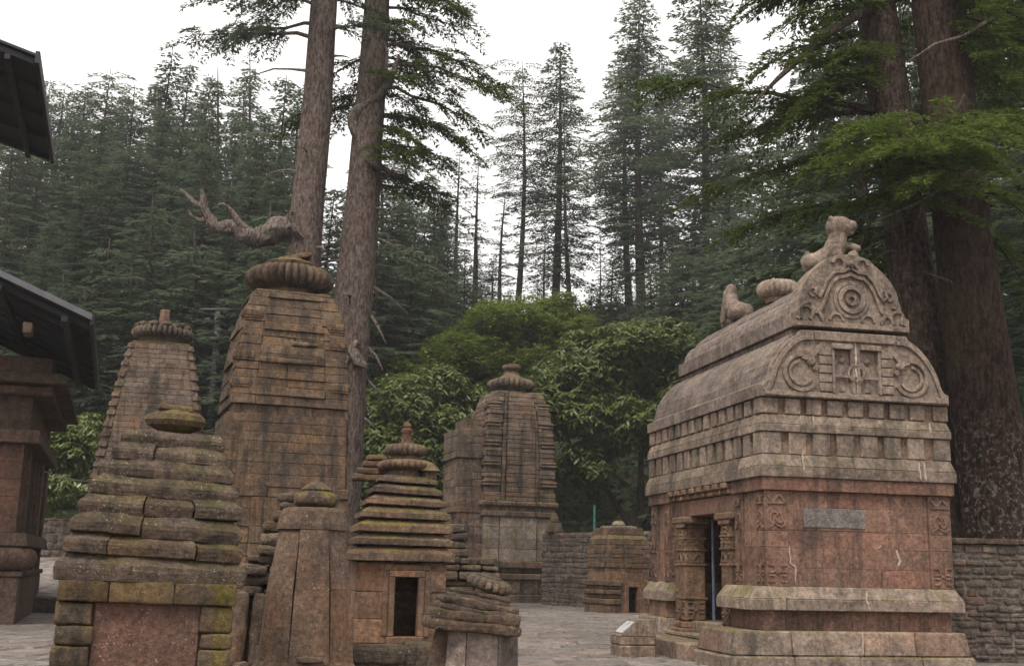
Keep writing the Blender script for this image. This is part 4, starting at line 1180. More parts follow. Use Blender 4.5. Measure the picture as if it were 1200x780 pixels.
def leaning_shrine():
    T = thing('leaning_shrine', 'little leaning shrine with rough layered slabs and a tilted ribbed disc, at the bottom centre', 'shrine', (-.25, 9.3, 0), rad(10))
    T.scale = (.88, .88, .985)
    m = MB(501); m.rough((0, 0, .1), (1.0, 1.0, .35), r=.04, res=.12, amp=.02); obj('plinth', m, M_slab, T, True, fix=False)
    m = MB(502)
    for i in range(8):
        a0, a1 = rad(-90-22.5+45*i)+.01, rad(-90+22.5+45*i)-.01
        P = []
        for R_, z in ((.40, .2), (.37, 1.04)):
            for (a, q) in ((a0, 0), (a1, 0), (a1, -.15), (a0, -.15)): P.append(((R_+q)*math.cos(a)+.03, (R_+q)*math.sin(a), z))
        m.hexa(P, .008, .003, hue=.2)
    m.lathe([(.26, .2), (.25, 1.03)], 8, c=(.03, 0, 0))
    obj('drum', m, M_roof, T)
    m = MB(503); m.rough((-.36, -.12, .62), (.14, .2, .9), r=.06, res=.08, amp=.02, tilt=(0, rad(9))); obj('leaning_pillar', m, M_slab, T, True, fix=False)
    for i, (x, z, w, d, t, ti) in enumerate(((-.03, 1.105, .80, .76, .15, 4), (.01, 1.205, .71, .69, .11, 8), (.03, 1.285, .53, .52, .085, 9))):
        m = MB(510+i)
        for k in range(2): m.rough((x+.008*k, 0, z-t*.24+t*.48*k), (w*(1-.05*k), d*(1-.04*k), t*.54), r=.025, res=.045, amp=.015, freq=2.2, tilt=(0, rad(ti)), tint=.03*k)
        obj('roof_slab', m, M_slab, T, True, fix=False)
    m = MB(520); amalaka(m, .215, .11, 18, 0, la=.15, tint=.5, hue=0, M=Matrix.Translation((.12, -.02, 1.335))@Euler((rad(6), rad(13), 0)).to_matrix().to_4x4(), wobble=.03); m.lathe([(.13, .09), (.12, .12), (.05, .125)], 20, M=Matrix.Translation((.1, -.02, 1.338))@Euler((rad(6), rad(13), 0)).to_matrix().to_4x4()); obj('ribbed_disc', m, M_slab, T)
leaning_shrine()

def ruined_stack():
    T = thing('ruined_shrine', 'tumbledown shrine of loose flat slabs above slanting grey pillars, squeezed between two front shrines', 'shrine', (-3.05, 15.2, 0), rad(10))
    r = random.Random(77)
    for i, (x, w) in enumerate(((-.34, .17), (-.12, .17), (.12, .16), (.38, .2))):
        m = MB(601+i); m.rough((x, -.42+.05*(i % 2), .68), (w, .2, .92), r=.06, res=.09, amp=.025, tilt=(rad(2), rad((2, 3, 17, 4)[i]))); obj('pillar', m, M_oct, T, True, fix=False)
    m = MB(610); m.rough((.0, .15, .6), (.9, .8, 1.1), r=.1, res=.2, amp=.06); obj('core', m, M_core, T, True, fix=False)
    z = 1.08
    for i in range(9):
        t = r.uniform(.11, .16); w = .98-.055*i
        m = MB(620+i)
        a = r.uniform(-.35, .3)
        for (p, q) in ((-1, a), (a, 1)) if i % 2 == 0 else ((-1, 1),):
            m.rough((.03+.035*i+w/2*(p+q)/2+r.uniform(-.04, .04), r.uniform(-.06, .06), z+t/2+r.uniform(-.01, .01)), (w*(q-p)/2-.01, w*.95, t*.86), r=.045, res=.07, amp=.035, freq=2.1, tilt=(r.uniform(-.03, .03), r.uniform(-.05, .05)), tint=r.uniform(-.2, .15))
        z += t*.97
        obj('roof_slab', m, M_slab, T, True, fix=False)
    m = MB(640); amalaka(m, .26, .14, 18, z-.02, c=(.28, -.05), la=.1, wobble=.03); obj('ribbed_disc', m, M_slab, T, True)
    for i in range(16):
        m = MB(650+i); s_ = r.uniform(.09, .2); m.rough((r.uniform(-.62, .5), r.uniform(-.75, -.45), .08+r.uniform(0, .26)), (s_, s_, s_*.75), r=s_*.3, res=.05, amp=.03, rz=r.uniform(0, 3)); obj('fallen_stone', m, M_slab, T, True, fix=False)
ruined_stack()

def ruined_back():
    T = thing('ruined_shrine', 'crumbling pile of stacked flat stones narrowing upward, just right of the doorway shrine', 'shrine', (-.66, 20.6, 0), rad(8))
    r = random.Random(78); z = 0
    i = 0
    while z < 2.15:
        t = r.uniform(.09, .17); hw = .66-.10*z if z < 1.55 else .30-.12*(z-1.55); cx = .05-.07*z if z < 1.55 else -.32
        m = MB(700+i)
        n = r.choice((2, 3, 3)) if z < 1.55 else 1
        cs = [-hw]+sorted(-hw+2*hw*(k+r.uniform(-.25, .25))/n for k in range(1, n))+[hw]
        for a, b in zip(cs, cs[1:]): m.rough((cx+(a+b)/2, -.05+r.uniform(-.05, .05), z+t/2), (b-a-.015, 2*hw*.95, t-.012), r=.04, res=.1, amp=.025, freq=2, tilt=(0, r.uniform(-.03, .03)), tint=r.uniform(-.25, .2))
        obj('stone_course', m, M_slab, T, True, fix=False); z += t; i += 1
ruined_back()

def back_shrine():
    T = thing('small_shrine', 'low squat stone shrine with a tiny dark doorway against the rubble wall in the background', 'shrine', (4.1, 43.2, 0), rad(24))
    T.scale = (.82, .82, 1)
    m = MB(801)
    for z0, z1, h in ((-.1, .3, 1.12), (.3, .5, 1.18), (.5, .65, 1.05), (.65, .82, 1.16), (.82, .95, 1.08), (.95, 1.15, 1.18)):
        course(m, h, h, z0, z1-.008, bl=.6, faces='blr', ch=.03); course(m, h, h, z0, z1-.008, bl=.5, faces='f', seg=[(-1, -.42, 0), (.72, 1, 0)], ch=.03)
    obj('base_moulding', m, M_tier, T)
    door_shrine(T, 1.0, 1.0, -.05, 1.6, .5, .02, .92, M_warm, M_warm, 803, dx=.18, hc=.4)
    m = MB(805)
    P0 = [(1.6, 1.05), (2.3, 1.02), (2.6, .98), (2.62, .84), (3.02, .80)]
    shaft(m, P0, 1.6, 3.02, .17, [(-1, -.3, 0), (-.28, .6, .07), (.62, 1, 0)], bl=.5, prand=.02, jit=.012)
    obj('roof', m, M_tier, T)
    m = MB(806); m.rough((0, 0, 3.04), (1.25, 1.25, .12), r=.05, res=.2, amp=.03); m.lathe([(.2, 3.06), (.3, 3.15), (.26, 3.24), (.12, 3.3)], 16); obj('capping_stone', m, M_pale, T)
back_shrine()

# ================================================================== walls, marker, bits
def rubble_wall(label, loc, rz, length, height, seed, coping=True, th=.6, hmin=.12, hmax=.26, wmax=.6, res=.12):
    T = thing('stone_wall', label, 'wall', loc, rz)
    m = MB(seed); rubble(m, 0, length, -.05, height, hmin=hmin, hmax=hmax, wmax=wmax, res=res)
    obj('rubble_face', m, M_rubble, T, True, fix=False)
    m = MB(seed+1); m.box(.03, length-.03, .035, th, -.1, height-.01, .01, tint=.2, hue=.3); obj('core', m, M_mort, T)
    if coping:
        m = MB(seed+2); x = 0
        while x < length: w = m.rng.uniform(.5, 1.0); m.rough((x+w/2, th/2, height+.05), (w-.015, th+.12, .1), r=.02, res=.2, amp=.012); x += w
        obj('coping', m, M_slab, T, True, fix=False)
rubble_wall('dark rubble wall with a flat top running behind the right edge of the carved shrine', (7.55, 21.6, 0), rad(2), 9.0, 2.12, 901, res=.07, hmin=.06, hmax=.17, wmax=.42)
rubble_wall('grey rubble wall in the background between the central tower and the carved shrine', (1.5, 50.5, 0), math.atan2(-6.3, 4.2), 12.0, 3.0, 911, coping=False, wmax=.7)
def marker():
    T = thing('marker_stone', 'low stone block with a sloping plaque at the foot of the carved shrine', 'marker', (2.3, 21.45, 0), rad(11.5))
    m = MB(921)
    poly = [(-.32, -.05), (.32, -.05), (.32, .62), (-.02, .62), (-.32, .36)]
    for (z0, z1) in ((-.05, .2), (.2, .36)): m.box(-.33, .33, -.32, .32, z0, z1-.004, .02, .006)
    m.prism([(-.33, .36), (.33, .36), (.33, .64), (.0, .64)], lambda a, b, c: (a, c, b), -.32, .32, hue=.3)
    BL = obj('block', m, M_grey, T)
    m = MB(922)
    Mx = Matrix.Translation((-.17, -.05, .505))@Matrix.Rotation(-math.atan2(.28, .33), 4, 'Y')
    m.box(-.15, .15, -.22, .2, -.004, .012, .003, M=Mx); obj('plaque', m, M_white, BL)
marker()
def wall_bits():
    T = thing('carved_stone', 'small reddish pointed stone standing on the back wall beside the central tower', 'stone', (2.05, 49.7, 2.99), rad(10))
    m = MB(931); m.rough((0, .3, .25), (.8, .5, .5), r=.08, res=.12, amp=.05, taper=.35, hue=.3); m.rough((.0, .3, .62), (.45, .4, .35), r=.08, res=.12, amp=.04, taper=.5, hue=.4)
    obj('pinnacle', m, M_tier, T, True, fix=False)
    m = MB(932); m.tube([(0, 0, 0), (0, 0, 1.2)], .05, 10); o = obj('post', m, M_green); o.location = (3.55, 47.8, 2.9)
    tag(o, 'thin green metal post above the back wall', 'post')
    m = MB(933)
    r = m.rng
    o = None
    T = thing('stone_step', 'dark low stone step crossing the paving beyond the left temple', 'step', (-13.0, 33.2, 0), rad(8))
    m.rough((0.2, 0, .17), (2.6, .8, .5), r=.04, res=.2, amp=.02); obj('tread', m, M_core, T, True, fix=False)
wall_bits()
def terrace():
    mb = MB(941); r = mb.rng
    y = 33.7
    while y < 47:
        h = r.uniform(.8, 1.2); x = -22.0+r.uniform(0, .5)
        z0, z1 = .42+(y-33.7)*.082, .42+(y+h-33.7)*.082
        while x < -8.6:
            w = r.uniform(.9, 1.8)
            mb.hexa([(x, y, -.1), (x+w-.03, y, -.1), (x+w-.03, y+h-.03, -.1), (x, y+h-.03, -.1), (x, y, z0), (x+w-.03, y, z0), (x+w-.03, y+h-.03, z1), (x, y+h-.03, z1)], .02, .006, tint=r.uniform(-.05, .3), hue=.05)
            x += w
        y += h
    o = obj('terrace_paving', mb, M_flag); o['kind'] = 'structure'
terrace()
rubble_wall('low rubble wall under the grass bank on the far left', (-24.0, 46.6, 1.3), rad(3), 10.0, 1.75, 951, coping=False, hmin=.18, hmax=.34, wmax=.7, res=.2)

# ================================================================== temple on the left
def left_temple():
    T = thing('dark_temple', 'dark stone temple with heavy cornices and black wooden roofs cut off by the left edge', 'temple', (-11.35, 27.1, 0), rad(18.5))
    def mould(name, z0, z1, off, mat, ch=.03, top=0.0, x0=-7, y1=8.0):
        m = MB(int(z0*100)+7)
        n = 3
        for i in range(n):
            a, b = x0+(off-x0)*i/n, x0+(off-x0)*(i+1)/n
            m.box(a, b-.004, -off, 1.0, z0, z1, ch, .004, top=(0, -top if i == n-1 else 0, top, 0))
        cy = [1.0, 2.7, 4.4, 6.2, y1]
        for a, b in zip(cy, cy[1:]): m.box(-1.5, off, a, b-.004, z0, z1-.001, ch, .004, top=(0, -top, 0, 0))
        obj(name, m, mat, T)
    m = MB(961); m.box(-7, -.05, .05, 8.0, -.1, 5.6, .01)
    obj('wall', m, M_dark, T)
    mould('plinth', -.1, 1.05, .16, M_dark); mould('plinth_moulding', 1.05, 1.18, .22, M_dark)
    m = MB(962)
    m.tube([(-7, -.15, 1.47), (.12, -.15, 1.47), (.15, -.12, 1.47), (.15, 1.6, 1.47)], .26, 14); obj('roll_moulding', m, M_dark, T, True)
    mould('shelf_moulding', 1.74, 2.05, .30, M_dark, top=.08)
    m = MB(963)
    r = m.rng
    z = 2.05
    while z < 4.1:
        h = .41
        n = 5
        for i in range(n): m.box(-7+6.97*i/n, -7+6.97*(i+1)/n-.004, -.03, .3, z, z+h-.004, .01, .004, hue=r.uniform(.4, 1))
        for a, b in ((.3, .9), ): m.box(-.4, .0, a, b, z, z+h-.004, .01, .004, hue=r.uniform(.2, .6))
        z += h
    obj('wall_facing', m, M_dark, T)
    for (y0, y1, o_) in ((.95, 1.3, .05), (1.36, 1.55, .0), (3.9, 4.1, .0), (4.2, 4.55, .05), (5.2, 5.7, .1), (6.0, 6.2, .03), (7.3, 7.9, .1)):
        m = MB(int(y0*100)); m.box(-.4, .02+o_, y0, y1, .6, 4.1, .015); obj('door_jamb', m, M_dark, T)
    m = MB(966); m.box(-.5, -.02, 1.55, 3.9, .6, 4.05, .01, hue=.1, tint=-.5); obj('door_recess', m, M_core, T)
    mould('band', 4.1, 4.42, .32, M_dark, top=.04)
    mould('upper_wall', 4.42, 5.22, .05, M_dark, ch=.015)
    mould('cornice_bed', 5.22, 5.42, .5, M_dark); mould('cornice', 5.46, 5.72, .85, M_dark, ch=.05, top=.16)
    mould('parapet', 5.72, 6.1, .45, M_dark)
    # lower roof: boards on rafters, outer eave along the depth
    T2 = T
    e0, e1 = 1.32, -1.6       # eave x and inner x (local)
    y0, y1 = -4.86, 5.1; ze, zi = 6.3, 7.5
    def roofpart(name, mat, xa, xb, ya, yb, za, zb, th, seed, n=1, par=None):
        m = MB(seed)
        for i in range(n):
            p, q = ya+(yb-ya)*i/n, ya+(yb-ya)*(i+1)/n
            m.hexa([(xa, p, za-th), (xb, p, zb-th), (xb, q-.01*(n > 1), zb-th), (xa, q-.01*(n > 1), za-th), (xa, p, za), (xb, p, zb), (xb, q-.01*(n > 1), zb), (xa, q-.01*(n > 1), za)], .006)
        return obj(name, m, mat, par or T)
    RB = roofpart('roof_boards', M_blackroof, e1, e0, y0, y1, zi, ze, .05, 971, 1)
    for i in range(9):
        yy = y0+.4+(y1-y0-.8)*i/8
        roofpart('rafter', M_blackroof, e1, e0-.05, yy, yy+.14, zi-.055, ze-.055, .12, 972+i, par=RB)
    for xx in (e0-.5, e0-1.8):
        zz = zi+(ze-zi)*(xx-e1)/(e0-e1)-.18
        m = MB(985); m.box(xx-.07, xx+.07, y0+.1, y1-.1, zz-.14, zz, .01); obj('purlin', m, M_blackroof, RB)
    m = MB(986); m.hexa([(e1, y0-.05, zi-.07), (e0+.02, y0-.05, ze-.07), (e0+.02, y0-.02, ze-.07), (e1, y0-.02, zi-.07), (e1, y0-.05, zi+.06), (e0+.02, y0-.05, ze+.06), (e0+.02, y0-.02, ze+.06), (e1, y0-.02, zi+.06)], .004); obj('barge_flashing', m, M_metal, RB)
    m = MB(987); m.box(e0-.02, e0+.06, y0, y1, ze-.16, ze+.06, .01); obj('fascia', m, M_blackroof, RB)
    m = MB(988); m.rough((e0-1.2, y0+.6, 6.05), (.18, .5, .22), r=.03, amp=.01, hue=.9); obj('beam_end', m, M_timber, T, True, fix=False)
    # inner tower and the high canopy on its top
    m = MB(990)
    P0 = [(5.5, 2.1), (8, 1.9), (11.2, 1.5)]
    Mx = Matrix.Translation((-4.4, 2.6, 0))
    for k in range(19):
        z = 5.5+k*.3; a, b = lerp_prof(P0, z), lerp_prof(P0, z+.3); course(m, a, a, z, z+.295, b, b, M=Mx, bl=.8)
    m.box(-6, -2.8, 1, 4.2, 5.5, 11.2)
    obj('tower', m, M_dark, T)
    c0, c1 = -.2, -5.2; y0, y1 = -5.3, 1.15; ze, zi = 11.6, 12.95
    CB = roofpart('canopy_boards', M_blackroof, c1, c0, y0, y1, zi, ze, .06, 991)
    for i in range(5):
        yy = y0+.1+(y1-y0-.35)*i/4
        roofpart('canopy_rafter', M_blackroof, c1, c0-.04, yy, yy+.16, zi-.065, ze-.065, .13, 992+i, par=CB)
    m = MB(998); m.box(c0-.02, c0+.07, y0-.02, y1+.02, ze-.22, ze+.05, .01); obj('canopy_fascia', m, M_blackroof, CB)
    for xx in (c0-.55, c0-1.7):
        zz = zi+(ze-zi)*(xx-c1)/(c0-c1)-.2
        m = MB(999); m.box(xx-.06, xx+.06, y0+.1, y1-.1, zz-.12, zz, .01); obj('canopy_purlin', m, M_blackroof, CB)
    roofpart('canopy_boards', M_blackroof, -9.5, c1, y0, y1, 11.6, zi, .06, 1000)
    for yy in (0.4, 4.6):
        for xx in (-6.2, -2.9): m = MB(1001); m.tube([(xx, yy, 9.5), (xx, yy, 12.2)], .1, 8); obj('canopy_post', m, M_timber, T)
    m = MB(1003); m.rough((-1.9, 2.0, 7.3), (.55, .55, .9), r=.18, res=.12, amp=.03); obj('finial_stone', m, M_pale, T, True, fix=False)
left_temple()
def wire():
    a, b = at(52, 552, 31.5), at(128, 563, 38.2)
    m = MB(5); n = 14
    m.tube([a.lerp(b, i/n)+Vector((0, 0, -.12*math.sin(PI*i/n))) for i in range(n+1)], .012, 6)
    tag(obj('cable', m, M_wire), 'thin pale cable strung between the left temple and the far tower', 'cable')
wire()
def hut():
    x, y = -14.75, 60.5; z = float(hz(x, y)); top = at(265, 368, 60.5).z
    T = thing('hillside_hut', 'small hut with pale sheet roof and white post half hidden behind the big tower', 'hut', (x, y, z), rad(-8))
    h = top-z
    m = MB(1011); m.box(-.9, 1.6, -.2, 2.4, -1, h-.1, .02); obj('wall', m, M_core, T)
    m = MB(1012); m.box(-1.5, 1.9, -1.6, 2.8, h-.1, h, .01, top=(0, 0, 0, 0)); obj('roof', m, M_metal, T)
    for px in (-.55,): m = MB(1013); m.box(px-.14, px+.14, -1.4, -1.15, -1, h-.1, .01); obj('post', m, M_white, T)
hut()
# ================================================================== trees
M_cedar = foliage('cedar_needles', (0.055, 0.076, 0.046), (0.15, 0.185, 0.11), .5)
M_cedar_near = foliage('near_cedar_needles', (0.034, 0.05, 0.014), (0.15, 0.20, 0.045), .4)
M_leafA = foliage('yellow_green_leaves', (0.05, 0.08, 0.016), (0.215, 0.265, 0.055), .42)
M_leafB = foliage('dark_glossy_leaves', (0.04, 0.06, 0.015), (0.19, 0.225, 0.05), .34, .06)
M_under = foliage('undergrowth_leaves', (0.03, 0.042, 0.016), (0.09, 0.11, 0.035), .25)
M_bark = bark('grey_bark', (0.165, 0.125, 0.108), (0.05, 0.035, 0.029), .22, 1.2)
M_barkR = bark('red_brown_bark', (0.06, 0.036, 0.028), (0.015, 0.009, 0.007), .6, 1.1, (3.6, 5.6))
M_barkR2 = bark('brown_bark', (0.11, 0.075, 0.06), (0.028, 0.018, 0.014), .25, 1.1)
M_barkF = bark('far_bark', (0.075, 0.058, 0.047), (0.03, 0.022, 0.018), .1, .6)
M_dead = bark('bleached_wood', (0.20, 0.16, 0.138), (0.06, 0.045, 0.037), .45, 1.5)

class FB:
    """foliage: four-cornered leaf or needle tufts collected as arrays"""
    def __init__(self): self.P = []; self.T = []
    def add(self, base, d, up, L_, w, tint, belly=.45):
        d = d/np.maximum(np.linalg.norm(d, axis=1, keepdims=True), 1e-6)
        s = np.cross(d, up); s /= np.maximum(np.linalg.norm(s, axis=1, keepdims=True), 1e-6)
        L_ = np.asarray(L_).reshape(-1, 1); w = np.asarray(w).reshape(-1, 1)
        q = np.stack([base, base+d*L_*belly+s*w/2, base+d*L_, base+d*L_*belly-s*w/2], 1)
        self.P.append(q); self.T.append(np.broadcast_to(tint, (len(base),)).astype(np.float32))
    def mesh(self, name, mat):
        q = np.concatenate(self.P).astype(np.float32); n = len(q)
        me = bpy.data.meshes.new(name)
        me.vertices.add(n*4); me.vertices.foreach_set('co', q.reshape(-1))
        me.loops.add(n*4); me.loops.foreach_set('vertex_index', np.arange(n*4, dtype=np.int32))
        me.polygons.add(n); me.polygons.foreach_set('loop_start', np.arange(0, n*4, 4, dtype=np.int32))
        a = me.attributes.new('tint', 'FLOAT', 'FACE'); a.data.foreach_set('value', np.concatenate(self.T))
        me.update(calc_edges=True); me.materials.append(mat)
        return me

def spray(fb, R, p0, d, L_, bend=(.15, .35), step=.35, tw=.9, tl=(.35, .6), twd=.13, m=4, start=.15, droop=.25, dens=1.0, tone=0.0, flat=1.0):
    """one flat cedar branch from p0 along the level direction d; returns its centre line"""
    d = np.array(d, float); n = max(2, int(L_/step))
    s = np.linspace(start, 1, n)*L_
    z = bend[0]*s-bend[1]*s*s/L_
    side = np.array([-d[1], d[0], 0.0])
    cen = p0+s[:, None]*d+z[:, None]*np.array([0, 0, 1.0])
    t = s/L_
    w = tw*(.3+.9*np.sin(np.pi*np.clip(t*.85+.1, 0, 1)))*np.clip(L_/3, .5, 1.3)
    for sg in (-1, 1):
        q = R.rand(n, m)*.95+.05
        jit = R.normal(0, .06, (n, m, 3))*tw*np.array([1, 1, flat])
        b = cen[:, None, :]+(sg*side)[None, None, :]*(w[:, None]*q)[..., None]*.85+d[None, None, :]*(w[:, None]*q*.55)[..., None]+jit
        b[..., 2] -= droop*w[:, None]*q*q
        dd = (sg*side)[None, None, :]*(.75+R.normal(0, .35, (n, m)))[..., None]+d[None, None, :]*(.75+R.normal(0, .35, (n, m)))[..., None]
        dd[..., 2] += R.normal(-.12-droop*.5, .22*flat, (n, m))
        keep = R.rand(n, m) < dens
        b = b[keep]; dd = dd[keep]
        up = np.array([0, 0, 1.0])+R.normal(0, .35, (len(b), 3))
        fb.add(b, dd, up, R.uniform(tl[0], tl[1], len(b)), twd*R.uniform(.7, 1.3, len(b)), np.clip(R.normal(.4+tone, .22, len(b)), 0, 1))
    return cen

def cedar_meshes(seed, H, R0_, cb, style):
    """trunk and crown meshes of a cedar of height H, widest radius R0_, crown from height fraction cb"""
    R = np.random.RandomState(seed); fb = FB(); tb = MB(seed)
    lean = R.normal(0, .012, 2); bow = R.normal(0, .25, 2)
    def axis(h):
        t = h/H
        return np.array([lean[0]*h+bow[0]*math.sin(PI*t), lean[1]*h+bow[1]*math.sin(PI*t), h])
    r0 = H*.0105+.06
    hs = [0, .3, .8, 2]+list(np.linspace(4, H, 12))
    tb.tube([axis(h)-np.array([0, 0, .6 if h == 0 else 0]) for h in hs], [r0*(1.5 if h == 0 else 1.22 if h < .5 else 1.05 if h < 1 else 1)*(1-.93*(h/H)**1.15) for h in hs], 9, .08, tint=0, hue=.3)
    h = H*cb
    while h < H-.15:
        t = (h-H*cb)/(H*(1-cb))
        if style == 'cone': rr = R0_*(1-t)**.75+.15
        elif style == 'column': rr = R0_*min(1, .75+.3*math.sin(t*9+seed))*(1 if t < .7 else ((1-t)/.3)**.6)+.2
        elif style == 'flat': rr = R0_*(.45+.55*math.sin(PI*min(1, t*.8+.2)))*(.75+.35*R.rand())
        else: rr = R0_*(.8-.35*t)*(.4+.9*R.rand())        # sparse
        nb = {'cone': 4, 'column': 4, 'flat': 3, 'sparse': 2}[style]
        a0 = R.rand()*6.28
        for k in range(nb):
            if style == 'sparse' and R.rand() < .25: continue
            a = a0+k*6.28/nb+R.normal(0, .35)
            L_ = max(.5, rr*R.uniform(.65, 1.25))
            up = R.uniform(.05, .22)+.35*max(0, t-.75)
            p = axis(h+R.uniform(-.15, .15))
            d = np.array([math.cos(a), math.sin(a), 0])
            spray(fb, R, p, d, L_, bend=(up, up+R.uniform(.05, .28)), step=.26, tw=.72, tl=(.2, .42), twd=.085, m=9, start=.1 if t > .4 else .22, droop=.2, dens=.92, tone=R.normal(0, .12), flat=.5)
            if L_ > .9 and t < .85:
                pts = [p+d*s*L_+np.array([0, 0, up*s*L_-(up+.12)*s*s*L_]) for s in (0, .4, .85)]
                tb.tube(pts, [.035+.008*L_, .025, .01], 3, tint=-.2, hue=.3)
        if style == 'flat' and t > .88: h += .22
        h += {'cone': .44, 'column': .40, 'flat': .50, 'sparse': .55}[style]*R.uniform(.55, 1.45)
    me = bpy.data.meshes.new('cedar_trunk'); me.from_pydata(tb.v, [], tb.f); me.shade_smooth(); me.materials.append(M_barkF)
    return me, fb.mesh('cedar_crown', M_cedar)

CED = {
 'cone0': cedar_meshes(1, 24, 4.3, .12, 'cone'), 'cone1': cedar_meshes(2, 24, 4.0, .15, 'cone'), 'cone2': cedar_meshes(3, 24, 4.7, .18, 'cone'),
 'col0': cedar_meshes(4, 26, 3.7, .16, 'column'), 'col1': cedar_meshes(5, 26, 3.3, .2, 'column'),
 'flat0': cedar_meshes(6, 26, 4.0, .35, 'flat'), 'flat1': cedar_meshes(7, 26, 3.5, .3, 'flat'), 'flat2': cedar_meshes(8, 26, 4.2, .45, 'flat'),
 'spar0': cedar_meshes(9, 25, 2.9, .22, 'sparse'), 'spar1': cedar_meshes(10, 25, 3.3, .28, 'sparse'),
 'young0': cedar_meshes(12, 11, 3.2, .03, 'cone'), 'young1': cedar_meshes(13, 12, 2.9, .05, 'cone'),
}
CH = {'c': 24, 'f': 26, 's': 25, 'y': 11}
NR = random.Random(4242)
def plant(kind, x, y, z, s, label, group, wid=1.0, tilt=(0, 0)):
    tm, cm = CED[kind]
    T = thing('cedar_tree', label, 'tree', (x, y, z), NR.uniform(0, 6.28), group, tilt)
    T.scale = (s*wid, s*wid, s)
    a = link('trunk', tm, None, T); b = link('crown', cm, None, T)
    return T
def kh(kind): return {'co': 24 if kind.startswith('cone') else 26, 'fl': 26, 'sp': 25, 'yo': 11 if kind == 'young0' else 12}[kind[:2]]
def plant_px(px, ytop, Y, kind, label, group, wid=1.0, tilt=(0, 0)):
    p = at(px, ytop, Y); z = float(hz(p.x, Y))
    return plant(kind, p.x, Y, z, max(.3, (p.z-z)/kh(kind)), label, group, wid/max(.6, min(1.25, (p.z-z)/kh(kind)))**.5, tilt)
GL = 'cedars of the dense left hillside'; GC = 'slender cedars on the ridge behind the leafy trees'; GR = 'dark cedars behind the carved shrine'
LL = 'dark layered cedar in the dense stand behind the left towers'
# left hillside, back to front
for (px, yt, Y, k, w) in [(8, 102, 88, 'flat1', 1), (30, 96, 80, 'spar0', 1), (60, 92, 90, 'flat0', 1), (78, 100, 84, 'flat1', 1), (100, 98, 92, 'col1', 1), (150, 112, 94, 'cone1', 1), (165, 98, 80, 'flat1', 1),
        (225, 76, 90, 'cone0', 1), (250, 90, 84, 'cone1', 1), (262, 82, 78, 'spar1', 1.2), (285, 92, 92, 'col0', 1), (328, 86, 80, 'cone0', 1), (345, 100, 90, 'cone2', 1), (185, 120, 74, 'cone0', 1),
        (120, 140, 74, 'cone1', 1), (20, 150, 74, 'flat0', 1), (50, 160, 76, 'spar0', 1.2), (92, 175, 70, 'cone1', .9), (140, 190, 66, 'cone0', .9), (200, 180, 68, 'cone2', .9), (240, 170, 66, 'cone1', 1), (300, 150, 68, 'cone0', 1), (335, 170, 66, 'cone2', .9), (270, 210, 62, 'cone0', .9), (175, 230, 62, 'young0', 1.1), (320, 240, 60, 'young1', 1.2), (225, 270, 60, 'young0', 1.2), (130, 280, 60, 'young1', 1.1), (60, 260, 62, 'cone1', .8), (-15, 200, 66, 'cone0', 1), (-30, 120, 80, 'flat0', 1), (290, 330, 58, 'young0', 1.2), (100, 340, 58, 'young0', 1.2), (15, 260, 64, 'cone2', 1), (75, 225, 70, 'col0', 1), (110, 215, 66, 'cone0', 1), (155, 170, 72, 'col1', 1), (215, 150, 76, 'col0', 1), (255, 140, 74, 'cone2', 1), (310, 130, 76, 'col0', 1), (340, 230, 62, 'cone1', 1), (40, 130, 84, 'cone0', 1), (85, 140, 80, 'col0', 1), (185, 100, 88, 'cone1', 1), (240, 120, 94, 'col1', 1), (135, 130, 86, 'cone2', 1), (275, 130, 88, 'cone1', 1), (-5, 300, 60, 'young1', 1.3), (70, 320, 59, 'young0', 1.3), (150, 310, 59, 'young1', 1.3), (200, 320, 59, 'young0', 1.3), (180, 340, 58, 'young1', 1.2), (30, 360, 56, 'young0', 1.2)]:
    plant_px(px, yt, Y, k, LL, GL, w)
plant_px(125, 78, 82, 'flat1', 'tallest flat-topped cedar over the roof edge on the left hillside', GL)
plant_px(205, 62, 80, 'cone2', 'broad pointed cedar rising highest above the far left tower', GL)
plant_px(300, 64, 82, 'spar1', 'thin open cedar with a spiky top left of the two bare trunks', GL, 1.1)
# behind the twin trunks
for (px, yt, Y, k, w) in [(420, 170, 70, 'cone0', 1), (450, 150, 74, 'cone2', 1), (478, 190, 76, 'cone0', 1), (505, 205, 80, 'cone1', 1), (525, 235, 84, 'cone1', 1), (395, 220, 66, 'cone1', 1), (440, 260, 63, 'young0', 1.2), (480, 280, 64, 'young1', 1.2), (515, 300, 66, 'young0', 1.1), (410, 330, 60, 'young1', 1.1), (545, 290, 72, 'cone1', .7), (465, 230, 70, 'col1', 1), (500, 250, 74, 'cone0', 1), (530, 280, 78, 'cone2', .9), (425, 230, 68, 'col0', 1), (485, 215, 82, 'cone2', .9), (515, 235, 86, 'col1', .9), (560, 285, 90, 'cone1', .7)]:
    plant_px(px, yt, Y, k, 'dark full cedar behind the twin bare trunks and above the leafy trees', 'cedars behind the twin bare trunks', w)
plant_px(540, 175, 92, 'spar0', 'thin bare-stemmed cedar just right of the bent dead branch', GC)
plant_px(562, 180, 90, 'spar0', 'thin dark-stemmed cedar left of the tall pair in the middle gap', GC)
plant_px(590, 215, 95, 'spar1', 'short open cedar left of the tall pair in the middle gap', GC)
plant_px(612, 70, 94, 'flat2', 'tall flat-crowned cedar, left of the pair standing against the bright sky', GC, .9)
plant_px(655, 52, 95, 'cone1', 'tall pointed cedar, right of the pair standing against the bright sky', GC, 1.2)
plant_px(672, 150, 92, 'spar1', 'cedar with a leaning trunk at the foot of the tall pointed cedar', GC, .9, (0, rad(-4)))
plant_px(703, 270, 97, 'spar0', 'small thin cedar alone in the gap of bright sky', GC, .7)
